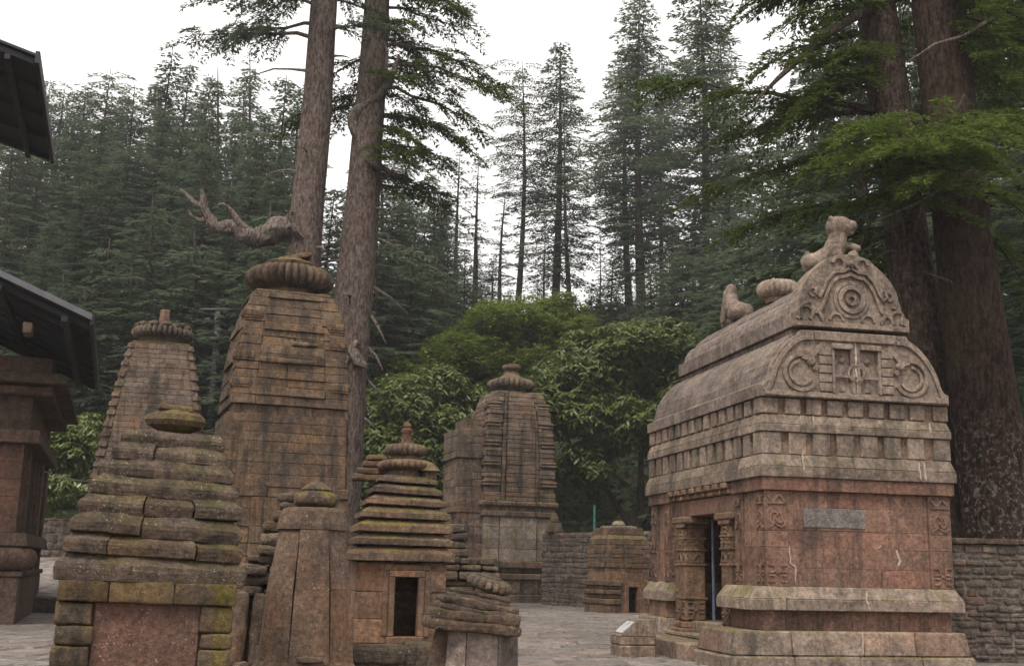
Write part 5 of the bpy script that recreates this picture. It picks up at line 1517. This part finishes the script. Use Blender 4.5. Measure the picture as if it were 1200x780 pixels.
plant_px(640, 260, 98, 'spar0', 'small thin cedar between the stems of the tall pair', GC, .8)
plant_px(752, -5, 86, 'col0', 'tall columnar cedar left of the pair nearest the right-hand trees', GC, 1.15)
plant_px(738, 60, 92, 'col1', 'slimmer cedar pressed against the left of the tall columnar cedar', GC)
plant_px(775, 60, 94, 'col1', 'slim cedar in the gap between the two columnar cedars', GC, .7)
plant_px(818, -30, 80, 'col0', 'tallest columnar cedar, right of the pair nearest the right-hand trees', GC, 1.2)
plant_px(842, 30, 88, 'cone1', 'cedar behind the tallest columnar cedar on its right', GC)
for (px, yt, Y, k, w) in [(720, 300, 84, 'young0', 1), (765, 310, 78, 'young1', 1.2), (800, 290, 74, 'young0', 1.3), (845, 250, 70, 'young1', 1.3), (860, 180, 72, 'cone1', .8), (830, 330, 64, 'young0', 1.2), (690, 330, 84, 'young0', .8), (650, 335, 86, 'young1', .8), (600, 335, 86, 'young0', .8), (555, 330, 80, 'young1', 1), (580, 300, 90, 'young1', 1.1), (630, 325, 92, 'young0', .9), (735, 300, 88, 'young0', .9), (785, 260, 84, 'young1', 1.2), (815, 250, 78, 'young0', 1.3)]:
    plant_px(px, yt, Y, k, 'low bushy young cedar at the foot of the ridge cedars', 'young cedars on the ridge', w)
# right hand wood
for (px, yt, Y, k, w) in [(885, 170, 62, 'cone0', 1), (910, 110, 56, 'cone2', .9), (940, 60, 50, 'cone0', 1), (975, 20, 52, 'col0', 1), (1010, -40, 46, 'cone2', 1), (1045, -60, 50, 'col0', 1), (1190, -80, 40, 'cone2', 1), (1165, -150, 46, 'col0', 1), (1120, -60, 50, 'cone0', 1), (1215, -100, 34, 'cone0', .9), (1075, 0, 44, 'cone0', 1), (870, 260, 56, 'young0', 1.2), (905, 300, 48, 'young1', 1.3), (850, 350, 54, 'young1', 1.2), (1200, 250, 30, 'young0', 1.1), (1060, 230, 38, 'young1', 1.4), (990, 250, 42, 'young0', 1.4), (1195, 430, 26.5, 'young1', .8), (1150, 200, 36, 'young0', 1.3)]:
    plant_px(px, yt, Y, k, 'dark shady cedar in the thick wood behind the carved shrine', GR, w)

# ---- the four big trunks
def big_trunk(name, label, base, pts, radii, mat, crown, seed, cmat, stubs=(), extra=None):
    """pts: axis relative to base; crown: list of (height, azimuth, length, bend)"""
    T = thing(name, label, 'tree', base)
    m = MB(seed); R = np.random.RandomState(seed)
    P = [Vector(p) for p in pts]
    def axis(h):
        for a, b in zip(P, P[1:]):
            if h <= b.z: return a.lerp(b, max(0, (h-a.z)/(b.z-a.z)))
        return P[-1]
    def rad_at(h):
        for (a, b, ra, rb) in zip(P, P[1:], radii, radii[1:]):
            if h <= b.z: return ra+(rb-ra)*max(0, (h-a.z)/(b.z-a.z))
        return radii[-1]
    hs = np.linspace(P[0].z, P[-1].z, 70)
    n = 26; V = []
    for h in hs:
        c = axis(h); r = rad_at(h)
        for j in range(n):
            a = 2*PI*j/n
            q = np.array([[math.cos(a)*1.2, math.sin(a)*1.2, h*.18]])
            k = 1+.07*float(wob(q, .8, seed, 3)[0])+.05*math.sin(a*3+seed)*(1.5 if h < 2 else .5)
            V.append((c.x+math.cos(a)*r*k, c.y+math.sin(a)*r*k, h))
    f = []
    for i in range(len(hs)-1):
        for j in range(n): j2 = (j+1) % n; f.append([i*n+j, i*n+j2, (i+1)*n+j2, (i+1)*n+j])
    m.add(V, f, tint=0, hue=.3)
    TR = obj('trunk', m, mat, T, True)
    for (h, az, L_, up, r) in stubs:
        m = MB(seed+int(h*10)); a = rad(az); c = axis(h); d = Vector((math.sin(a), math.cos(a), up)).normalized()
        rr = rad_at(h)*.85; p = c+Vector((d.x, d.y, 0))*rr
        q = [p]; k = d.copy()
        for i in range(4):
            k = (k+Vector((m.rng.uniform(-.3, .3), m.rng.uniform(-.3, .3), m.rng.uniform(-.35, .15)))).normalized(); q.append(q[-1]+k*L_/4)
        m.tube(q, [r*1.2, r*.75, r*.6, r*.4, r*.15], 7, .2); obj('dead_stub', m, M_dead, TR, True)
    fb = FB()
    for (h, az, L_, b0, b1, tn) in crown:
        lm = MB(seed+5)
        a = rad(az); d = np.array([math.sin(a), math.cos(a), 0]); c = axis(h); p0 = np.array(c)
        sub = max(3, int(L_/.7))
        pts_ = []
        for i in range(sub+1):
            s = L_*i/sub; pts_.append(Vector(p0+d*s+np.array([0, 0, b0*s-b1*s*s/L_])+R.normal(0, .05, 3)*(i > 0)))
        lm.tube(pts_, [max(.012, (.035+.012*L_)*(1-.9*i/sub)) for i in range(sub+1)], 6, .1, tint=0, hue=.3)
        obj('limb', lm, mat, TR, True, fix=False)
        for i in range(1, sub+1):
            t = i/sub
            if t < .22: continue
            for sg in (-1, 1):
                for rep in range(2):
                    aa = a+sg*R.uniform(.45, 1.15); dd = np.array([math.sin(aa), math.cos(aa), 0])
                    l2 = L_*.30*(1.15-.75*t)*R.uniform(.6, 1.2)+.25
                    pp = np.array(pts_[i])+R.normal(0, .08, 3)
                    spray(fb, R, pp, dd, l2, bend=(.05+R.normal(0, .1), .35+R.uniform(0, .35)), step=.11, tw=.30, tl=(.10, .22), twd=.042, m=7, start=.08, droop=.35, dens=.92, tone=tn+R.normal(0, .08))
            aa = a+R.normal(0, .2); dd = np.array([math.sin(aa), math.cos(aa), 0])
            spray(fb, R, np.array(pts_[i]), dd, L_/sub*1.5, bend=(b0-2*b1*t, .2), step=.11, tw=.30, tl=(.10, .22), twd=.042, m=7, start=.0, droop=.35, tone=tn)
    if fb.P: link('crown', fb.mesh(name+'_crown', cmat), None, T)
    if extra: extra(TR, axis, rad_at)
    return T

R2 = random.Random(99)
def az_to(px_dir): return px_dir
# left trunk of the pair: straight bare stem with the thick broken limb
b = Vector((-6.85, 36.6, 0))
def limbL(T, axis, ra):
    m = MB(1101)
    h = 12.1
    P = [at(352, 262, 36.3)]+[at(x, y, 36.3-.06*i) for i, (x, y) in enumerate([(335, 268), (318, 276), (300, 279), (282, 273), (268, 266), (256, 266), (246, 256), (240, 244), (238, 232), (236, 222)])]
    P = [p-b for p in P]
    m.gnarl(P, [.60, .42, .35, .32, .27, .24, .19, .17, .13, .10, .04], 20, 7, .34, 3)
    m.tube([P[8]+Vector((0, 0, .05))]+[at(x, y, 35.9)-b for x, y in ((228, 238), (218, 228), (211, 222))], [.15, .1, .07, .04], 8, .2)
    m.gnarl([P[3]]+[at(x, y, 35.9)-b for x, y in ((281, 262), (272, 248), (263, 240), (256, 240))], [.2, .11, .08, .06, .03], 8, 4, .3, 5)
    m.gnarl([P[7]]+[at(x, y, 36.1)-b for x, y in ((236, 258), (226, 254), (220, 246))], [.12, .08, .05, .03], 8, 4, .3, 6)
    m.rough(Vector(P[2])+Vector((0, -.1, .25)), (.4, .4, .3), r=.12, amp=.05); m.rough(Vector(P[5])+Vector((0, -.1, -.12)), (.35, .3, .3), r=.12, amp=.05)
    m.tube([P[6]]+[at(x, y, 35.9)-b for x, y in ((250, 262), (242, 255))], [.14, .1, .02], 8, .2)
    obj('broken_limb', m, M_dead, T, True)
big_trunk('cedar_tree', 'straight bare-trunked cedar with a thick broken limb, left of the pair behind the tower', b,
    [(-.75, 0, -.5), (-.6, 0, 2), (-.25, 0, 8), (-.05, 0, 11.2), (.1, 0, 16), (.15, 0, 21), (.2, 0, 30)], [.85, .7, .63, .58, .50, .45, .12], M_bark,
    [(19.0, 255, 3.9, .12, .22, -.15), (19.6, 285, 3.5, .15, .25, -.15), (20.2, 240, 3.4, .15, .3, -.1), (20.8, 300, 3.6, .2, .3, -.1), (19.3, 120, 2.2, .1, .2, -.15), (20.6, 70, 2.4, .1, .3, -.1), (21.2, 270, 3.2, .2, .3, -.1), (22, 200, 3, .2, .3, 0), (22.8, 330, 3, .2, .3, 0), (23.5, 250, 2.8, .2, .3, 0), (24.3, 90, 2.6, .2, .3, 0), (25.3, 20, 2.2, .2, .3, 0), (26.4, 160, 2, .2, .3, 0), (27.5, 290, 1.6, .2, .3, 0), (28.6, 60, 1.2, .2, .3, 0)],
    1110, M_cedar, [(14.2, 250, 1.3, .2, .05), (12.6, 255, .55, .1, .06), (11.6, 120, .5, .1, .07), (13.5, 100, .6, .15, .05), (15.5, 110, .45, .2, .05), (16.9, 250, .7, .4, .05), (10.6, 260, .5, -.2, .05), (17.8, 245, 2.4, .25, .05), (11.2, 200, .5, .2, .06), (14.8, 190, .5, .2, .05), (18.4, 100, .7, .2, .05)], limbL)
b2 = Vector((-5.3, 37.4, 0))
def limbR(T, axis, ra):
    m = MB(1131)
    P = [at(x, y, 37.0)-b2 for x, y in ((432, 190), (424, 168), (414, 148), (416, 132), (428, 124), (444, 112), (456, 96), (462, 80), (468, 66))]
    m.gnarl(P, [.2, .2, .18, .18, .16, .15, .13, .1, .05], 12, 6, .25, 9)
    m.tube([P[6]]+[at(x, y, 36.7)-b2 for x, y in ((452, 80), (454, 62), (450, 48))], [.1, .08, .05, .02], 7, .2)
    m.tube([at(x, y, 36.9)-b2 for x, y in ((432, 190), (446, 196), (462, 204), (474, 208))], [.15, .11, .07, .03], 7, .2)
    obj('bent_limb', m, M_dead, T, True)
    m = MB(1133); m.tube([at(x, y, 36.7)-b2 for x, y in ((420, 400), (412, 408), (420, 424), (430, 430))], [.12, .2, .2, .08], 9, .35); obj('burl', m, M_dead, T, True)
cr2 = []
for i in range(26):
    h = 14.2+i*.36
    cr2.append((h, (100+R2.uniform(-45, 45)) if i % 3 != 2 else R2.uniform(0, 360), R2.uniform(1.6, 3.0)*(1 if i < 18 else 1.1), .05, R2.uniform(.2, .4), -.2))
for (h, az, L_) in ((16.6, 95, 3.0), (17.6, 80, 3.6), (18.4, 105, 4.1), (19.2, 88, 4.3), (15.6, 100, 2.6), (18.9, 300, 2.6), (17.4, 285, 2.4), (14.6, 70, 2.6)): cr2.append((h, az, L_, .12, .4, -.25))
for i in range(14): cr2.append((23.5+i*.5, R2.uniform(0, 360), 3.2-i*.18, .1, .3, -.1))
big_trunk('cedar_tree', 'cedar with a twisted dead branch and ragged foliage, right of the pair behind the tower', b2,
    [(-.4, 0, -.5), (-.3, 0, 2), (-.1, 0, 8), (.15, 0, 14), (.3, 0, 20), (.35, 0, 31)], [.95, .8, .68, .56, .46, .1], M_bark, cr2, 1140, M_cedar_near,
    [(12.3, 90, 1.2, -.2, .07), (10.6, 85, 1.6, -.35, .08), (9.7, 95, 1.3, -.5, .09), (8.6, 90, 1.1, -.6, .1), (7.6, 80, .9, -.5, .1), (7.0, 95, .7, -.6, .09), (13.2, 110, .8, .2, .06), (14.4, 100, .8, .1, .05), (9.2, 270, .8, .3, .06), (11.4, 250, .9, .1, .06), (6.2, 100, .6, -.4, .1), (10.2, 180, .8, -.4, .08), (8.1, 170, .8, -.5, .1)], limbR)
# right pair
b3 = Vector((10.3, 25.6, 0))
cr = []
def toward(px, py, Y, base, axis_x, h):
    p = at(px, py, Y)-base
    return p
spec3 = [(1000, 60, 24.5, -.05), (905, 75, 25, -.15), (870, 150, 26.5, -.1), (940, 120, 25.5, -.15), (850, 215, 28, .05), (880, 265, 27, .05), (960, 200, 25, -.1), (1000, 300, 27, -.15), (930, 320, 27.5, -.1), (1010, 240, 24, -.05), (980, 20, 25, -.2), (910, 0, 26, -.2), (1030, 330, 29, -.2)]
def crown_from(spec, base, ax, seed):
    out = []; r = random.Random(seed)
    for (px, py, Y, tn) in spec:
        tip = at(px, py, Y)-base
        h0 = tip.z+r.uniform(.3, 1.4)
        a = ax(h0)
        dx, dy = tip.x-a[0], tip.y-a[1]
        L_ = math.hypot(dx, dy); az = math.degrees(math.atan2(dx, dy))
        drop = (h0-tip.z)/L_
        out.append((h0, az, L_, .08, .08+drop, tn))
    return out
axR1 = lambda h: (1.2-.125*h, 0)       # leans left going up
axR2 = lambda h: (.65-.06*h, 0)
Pb = [(axR2(h)[0], 0, h) for h in (-.6, 1, 3, 8, 16, 30)]
def more(seed, n, h0, h1, a0, a1, l0, l1, tn):
    r = random.Random(seed); return [(r.uniform(h0, h1), r.uniform(a0, a1), r.uniform(l0, l1), .08, r.uniform(.18, .42), tn+r.uniform(-.08, .08)) for _ in range(n)]
big_trunk('cedar_tree', 'massive red-brown cedar trunk with pale lichen at its foot, near the right edge', b3, Pb, [.92, .84, .77, .66, .56, .15], M_barkR,
    crown_from([(1190, 60, 24.5, -.1), (1160, 15, 24.2, -.1), (1175, 95, 24.3, -.1), (1140, 70, 27.5, -.1), (1165, 120, 28, -.1), (1060, 20, 28.5, -.15), (1205, 130, 24, 0), (1205, 250, 24.5, -.1), (1200, 330, 25.5, -.15), (1200, 20, 24.5, -.1)], b3, axR2, 5)+more(6, 12, 12.5, 19, 10, 110, 3, 5, -.1)+more(7, 12, 18, 29, 0, 360, 2, 4, -.1), 1160, M_cedar_near,
    [(8.0, 240, 1.2, .3, .04), (9.4, 200, 1.4, .5, .04)])
b4 = Vector((9.15, 26.6, 0))
axL = lambda h: (1.05-.082*h, 0)
def hangers(T, axis, ra):
    m = MB(1179); m.tube([at(*p)-b4 for p in ((1052, -6, 26.4), (1020, 8, 26), (990, 26, 25.6), (962, 44, 25.4), (938, 68, 25.2), (912, 92, 25), (886, 118, 24.8))], [.17, .16, .13, .11, .08, .06, .02], 8, .2); obj('dead_limb', m, M_bark, T, True)
    for i, q in enumerate((((1072, 270, 25), (1080, 240, 24.5), (1086, 215, 24.2)), ((1062, 130, 25.5), (1075, 165, 25), (1050, 215, 24.6)), ((1100, 170, 25), (1118, 140, 24.4), (1130, 110, 24.2)), ((1010, 200, 25), (1022, 250, 24.8), (1000, 310, 24.6)), ((1150, 190, 24), (1112, 215, 23.8), (1075, 238, 23.6), (1020, 262, 23.5)), ((1180, 10, 25), (1130, 42, 24.5), (1095, 52, 24.3), (1065, 72, 24.2)))):
        m = MB(1180+i); m.tube([at(*p)-b4 for p in q], [.05, .04, .03, .012][-len(q):], 6, .2); obj('dead_twig', m, M_dead, T, True)
big_trunk('cedar_tree', 'grey-brown cedar leaning slightly left with sweeping branches over the carved shrine', b4, [(axL(h)[0], 0, h) for h in (-.6, 1, 3, 8, 16, 30)], [.85, .62, .55, .52, .46, .14], M_barkR2,
    crown_from(spec3, b4, axL, 8)+[(12.6, 262, 5.5, .12, .05, -.2)]+crown_from([(1015, 150, 22.5, .3), (1060, 170, 21.8, .35), (1110, 165, 21.5, .35), (1170, 150, 21.5, .3), (1090, 205, 22, .25), (990, 185, 22.8, .2), (1150, 195, 22, .25)], b4, axL, 9)+more(10, 14, 12.5, 19, 200, 340, 2, 3.6, -.15)+more(11, 12, 18, 29, 0, 360, 2, 4.5, -.1), 1170, M_cedar_near,
    [(7.2, 250, .8, .3, .05), (9.0, 230, .7, .3, .05)], hangers)

# ---- broad-leaved trees
def leafy(name, label, base, lumps, mat, seed, n, lw, lf, trunk, droop=.5, mode='rosette', tone=0.0):
    """lumps: ellipsoids (centre, radii) of the crown; n leaf clusters"""
    T = thing(name, label, 'tree', base)
    R = np.random.RandomState(seed); fb = FB()
    big, lumps = lumps, []
    for c, r in big:
        lumps.append((c, tuple(.8*q for q in r)))
        for _ in range(7):
            d = R.normal(size=3); d /= np.linalg.norm(d); d[2] = abs(d[2])*.9-.25
            k = R.uniform(.3, .5)
            lumps.append((tuple(np.array(c)+d*np.array(r)*.8), (r[0]*k, r[1]*k, r[2]*k*.8)))
    vol = np.array([r[0]*r[1]+r[0]*r[2] for _, r in lumps]); vol /= vol.sum()
    for (c, r), v in zip(lumps, vol):
        k = int(n*v)
        d = R.normal(size=(k, 3)); d /= np.linalg.norm(d, axis=1, keepdims=True)
        rho = np.clip(1-np.abs(R.normal(0, .2, k)), .3, 1.0)
        rho *= 1+.16*wob(d*1.0, .9, seed+int(c[2]*10), 3)
        p = np.array(c)+d*np.array(r)*rho[:, None]
        gap = wob(p, .33, seed+9, 2)
        keep = gap > -.5
        p, d = p[keep], d[keep]; k = len(p)
        clump = .5*wob(p, .25, seed+21, 2)
        tint0 = np.clip(R.normal(.42+tone, .16, k)+.25*clump, 0, 1)
        out = d*np.array([1, 1, .5]); out /= np.linalg.norm(out, axis=1, keepdims=True)
        m = lf
        az = R.rand(k)*6.28
        for j in range(m):
            a = az+j*6.28/m+R.normal(0, .2, k)
            dd = np.stack([np.cos(a), np.sin(a), -droop+R.normal(0, .25, k)], 1)+out*.55
            up = np.array([0, 0, 1.0])+out*.4+R.normal(0, .15, (k, 3))
            fb.add(p+R.normal(0, .04, (k, 3)), dd, up, R.uniform(lw[0]*.7, lw[1]*1.1, k), R.uniform(lw[2]*.7, lw[3], k), np.clip(tint0+R.normal(0, .1, k), 0, 1), .55)
    link('crown', fb.mesh(name+'_crown', mat), None, T)
    m = MB(seed)
    for (pts, rr) in trunk: m.tube(pts, rr, 9, .12, tint=0, hue=.3)
    obj('trunk', m, M_barkF, T, True)
    return T
def rel(px, py, Y, base): return tuple(at(px, py, Y)-Vector(base))
def crownspec(base, L_): return [(rel(px, py, Y, base), (rx, ry, rz_)) for px, py, Y, rx, ry, rz_ in L_]
bA = (.3, 66.0, float(hz(.3, 66)))
leafy('leafy_tree', 'rounded yellow-green small-leaved tree behind and above the central tower', bA, crownspec(bA, [(600, 395, 66, 3.4, 3, 2.4), (550, 415, 66, 2.6, 2.5, 2.2), (650, 395, 66, 2.6, 2.5, 2.6), (590, 440, 64.5, 3.6, 2.6, 2.6), (515, 440, 65, 1.8, 2, 1.8), (620, 370, 67, 2.0, 2, 1.7), (575, 375, 67, 1.8, 2, 1.4), (655, 365, 67, 1.5, 1.6, 1.5), (685, 400, 63, 1.4, 1.6, 1.8), (520, 425, 62, 2.0, 1.6, 2.0), (480, 445, 61.5, 1.7, 1.5, 1.8), (560, 430, 62, 2.5, 1.8, 2.4), (600, 380, 64, 2.6, 2, 2.0), (640, 440, 62.5, 2.2, 1.8, 2.4), (630, 430, 65, 2.8, 2.4, 2.6)]), M_leafA, 61, 19000, (.22, .4, .08, .14), 5,
      [([(0, 0, -1), (.1, 0, 3), (.4, 0, 6)], [.3, .25, .1])], .35, tone=.08)
bB = (-3.6, 59.0, 0)
leafy('leafy_tree', 'dark glossy-leaved tree left of the central tower with drooping leaf clusters', bB, crownspec(bB, [(470, 480, 58, 2.3, 2.2, 2.4), (505, 455, 59, 2.0, 2, 1.7), (450, 530, 57, 1.8, 1.8, 2.2), (500, 510, 57.5, 2.4, 2, 2.6), (548, 485, 60, 1.9, 2, 2.0), (440, 480, 59, 1.4, 1.5, 1.6), (430, 570, 57, 1.4, 1.4, 1.8), (490, 570, 57.5, 2.0, 1.8, 2.0), (520, 560, 60, 2, 2, 3)]), M_leafB, 62, 9000, (.3, .5, .1, .17), 6,
      [([(0, 0, -.3), (.1, 0, 3), (.2, .2, 7)], [.28, .22, .08]), ([(.1, 0, 3), (-1.4, 0, 5.5), (-2, 0, 7.5)], [.15, .1, .04]), ([(.1, 0, 3.4), (1.6, .3, 6.5), (1.9, .4, 9)], [.15, .1, .04])], .75)
bC = (6.4, 57.0, 0)
leafy('leafy_tree', 'broad dark glossy-leaved tree between the central tower and the carved shrine', bC, crownspec(bC, [(700, 430, 57, 2.8, 2.4, 2.2), (745, 415, 57, 2.6, 2.4, 2.2), (780, 400, 58, 2.0, 2, 1.6), (665, 470, 56, 2.0, 2, 2.2), (720, 490, 55.5, 2.8, 2, 2.2), (780, 470, 57, 2.2, 2, 2.6), (810, 420, 58, 1.4, 1.6, 1.6), (745, 392, 59, 1.8, 2, .9), (690, 540, 56, 1.6, 1.6, 1.6), (800, 520, 60, 1.8, 2, 2), (830, 470, 60, 2, 2, 3)]), M_leafB, 63, 11000, (.3, .52, .1, .17), 6,
      [([(-.1, -.5, -.3), (-.05, -.4, 3.0), (.1, 0, 5), (.1, 0, 9)], [.32, .26, .2, .06]), ([(-.05, -.4, 3), (-2, 0, 6), (-3, 0, 7.5)], [.16, .11, .04]), ([(0, -.3, 3.6), (1.5, 0, 6), (2.2, 0, 8)], [.16, .11, .04]), ([(0, -.3, 2.2), (1.8, .5, 4), (2.4, .8, 5.5)], [.12, .08, .03])], .8)
bD = (-17.4, 47.6, 1.6)
leafy('leafy_tree', 'small glossy-leaved tree beside the dark temple above the low far wall', bD, crownspec(bD, [(85, 510, 47.5, 1.1, 1.1, 1.0), (70, 535, 47, 1.0, 1, 1.1), (98, 540, 47, 1.0, 1, 1.2), (80, 560, 46.8, 1.2, 1.1, 1.0), (105, 575, 47, .8, .8, .9), (60, 575, 48, .8, 1, .9), (110, 500, 49, .7, .8, .8)]), M_leafB, 64, 1700, (.24, .4, .08, .13), 6,
      [([(.3, 0, -.3), (.5, 0, .9), (.9, 0, 2.0)], [.1, .08, .04]), ([(.3, 0, .2), (-.5, 0, .8), (.2, 0, 1.6)], [.07, .05, .03])], .8, tone=.1)
def red_leaves():
    fb = FB(); R = np.random.RandomState(3); k = 26; c = np.array(at(634, 428, 62.6))
    p = R.normal(0, .14, (k, 3)); fb.add(p, R.normal(0, 1, (k, 3)), R.normal(0, 1, (k, 3)), R.uniform(.2, .36, k), R.uniform(.1, .16, k), .5)
    o = link('young_shoot', fb.mesh('young_shoot', plain('young_red_leaves', (.5, .12, .04))), None); o.location = c
    tag(o, 'tuft of young orange-red leaves in the leafy trees right of the tower top', 'leaves')
red_leaves()
# shady back wood under and behind the leafy trees, undergrowth on the slope
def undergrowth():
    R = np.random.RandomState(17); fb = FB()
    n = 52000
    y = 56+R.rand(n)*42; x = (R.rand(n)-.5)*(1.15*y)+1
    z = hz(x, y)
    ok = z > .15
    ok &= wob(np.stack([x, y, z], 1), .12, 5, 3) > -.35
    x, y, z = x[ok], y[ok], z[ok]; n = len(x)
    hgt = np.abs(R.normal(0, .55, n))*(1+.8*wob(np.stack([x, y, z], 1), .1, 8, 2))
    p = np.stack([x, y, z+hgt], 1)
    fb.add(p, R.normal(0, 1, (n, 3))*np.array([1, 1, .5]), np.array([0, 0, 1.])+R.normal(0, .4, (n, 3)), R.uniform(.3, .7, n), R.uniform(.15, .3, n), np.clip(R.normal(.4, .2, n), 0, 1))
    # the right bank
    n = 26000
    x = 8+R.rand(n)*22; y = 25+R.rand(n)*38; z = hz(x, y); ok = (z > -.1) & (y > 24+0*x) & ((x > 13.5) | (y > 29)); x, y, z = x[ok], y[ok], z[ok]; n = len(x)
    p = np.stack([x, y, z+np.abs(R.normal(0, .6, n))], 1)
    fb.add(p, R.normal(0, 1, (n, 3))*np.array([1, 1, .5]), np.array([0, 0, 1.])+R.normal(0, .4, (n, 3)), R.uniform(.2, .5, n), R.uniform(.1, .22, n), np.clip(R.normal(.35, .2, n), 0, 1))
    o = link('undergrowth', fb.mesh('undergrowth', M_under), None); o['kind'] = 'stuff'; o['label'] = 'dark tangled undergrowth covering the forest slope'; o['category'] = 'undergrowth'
    fb = FB(); n = 9000
    x = -24+R.rand(n)*12; y = 47.0+R.rand(n)*9; z = 1.75+(y-47)*.22
    fb.add(np.stack([x, y, z], 1), R.normal(0, .5, (n, 3))+np.array([0, 0, .7]), R.normal(0, 1, (n, 3)), R.uniform(.1, .25, n), R.uniform(.03, .06, n), np.clip(R.normal(.7, .2, n), 0, 1))
    o = link('grass_bank', fb.mesh('grass_bank', M_leafA), None); o['kind'] = 'stuff'; o['label'] = 'short bright grass on the bank above the low far wall'; o['category'] = 'grass'
    m = MB(3); m.hexa([(-26, 46.9, 0), (-11, 47.1, 0), (-11, 57, 0), (-26, 57, 0), (-26, 46.9, 1.72), (-11, 47.1, 1.72), (-11, 57, 3.9), (-26, 57, 3.9)], .02)
    o = obj('earth_bank', m, M_core); o['kind'] = 'structure'
undergrowth()

def litter():
    R = np.random.RandomState(23); fb = FB(); n = 2600
    y = 7+40*R.rand(n)**1.3; x = -12+22*R.rand(n)
    x = np.where(wob(np.stack([x, y, 0*x], 1), .12, 4, 2) > -.1, x, x+300)
    k = x < 100; x, y = x[k], y[k]; n = len(x)
    d = R.normal(0, 1, (n, 3)); d[:, 2] *= .12
    fb.add(np.stack([x, y, np.full(n, .012)], 1), d, np.array([0, 0, 1.])+R.normal(0, .25, (n, 3)), R.uniform(.05, .14, n), R.uniform(.015, .05, n), R.rand(n))
    o = link('leaf_litter', fb.mesh('leaf_litter', foliage('dry_leaves', (.035, .02, .01), (.13, .075, .03), .1)), None)
    o['kind'] = 'stuff'; o['label'] = 'dry leaves and needles scattered over the paving'; o['category'] = 'leaf litter'
litter()

# ================================================================== thin damp air
def haze():
    m = MB(1); m.box(-140, 140, -60, 140, -8, 62, ch=0)
    me = bpy.data.meshes.new('haze'); me.from_pydata([(x, y, z) for z in (-12, 70) for y in (-40, 170) for x in (-130, 130)], [], [(0, 2, 3, 1), (4, 5, 7, 6), (0, 1, 5, 4), (2, 6, 7, 3), (0, 4, 6, 2), (1, 3, 7, 5)])
    mt = bpy.data.materials.new('haze'); mt.use_nodes = True; t = mt.node_tree; t.nodes.clear()
    o = t.nodes.new('ShaderNodeOutputMaterial'); v = t.nodes.new('ShaderNodeVolumePrincipled')
    v.inputs['Color'].default_value = (.86, .90, .94, 1); v.inputs['Density'].default_value = HAZE; v.inputs['Anisotropy'].default_value = 0.2
    t.links.new(v.outputs[0], o.inputs['Volume'])
    ob = link('haze', me, mt); ob['kind'] = 'stuff'; ob['label'] = 'thin damp air between the camera and the far hillside'; ob['category'] = 'haze'
haze()
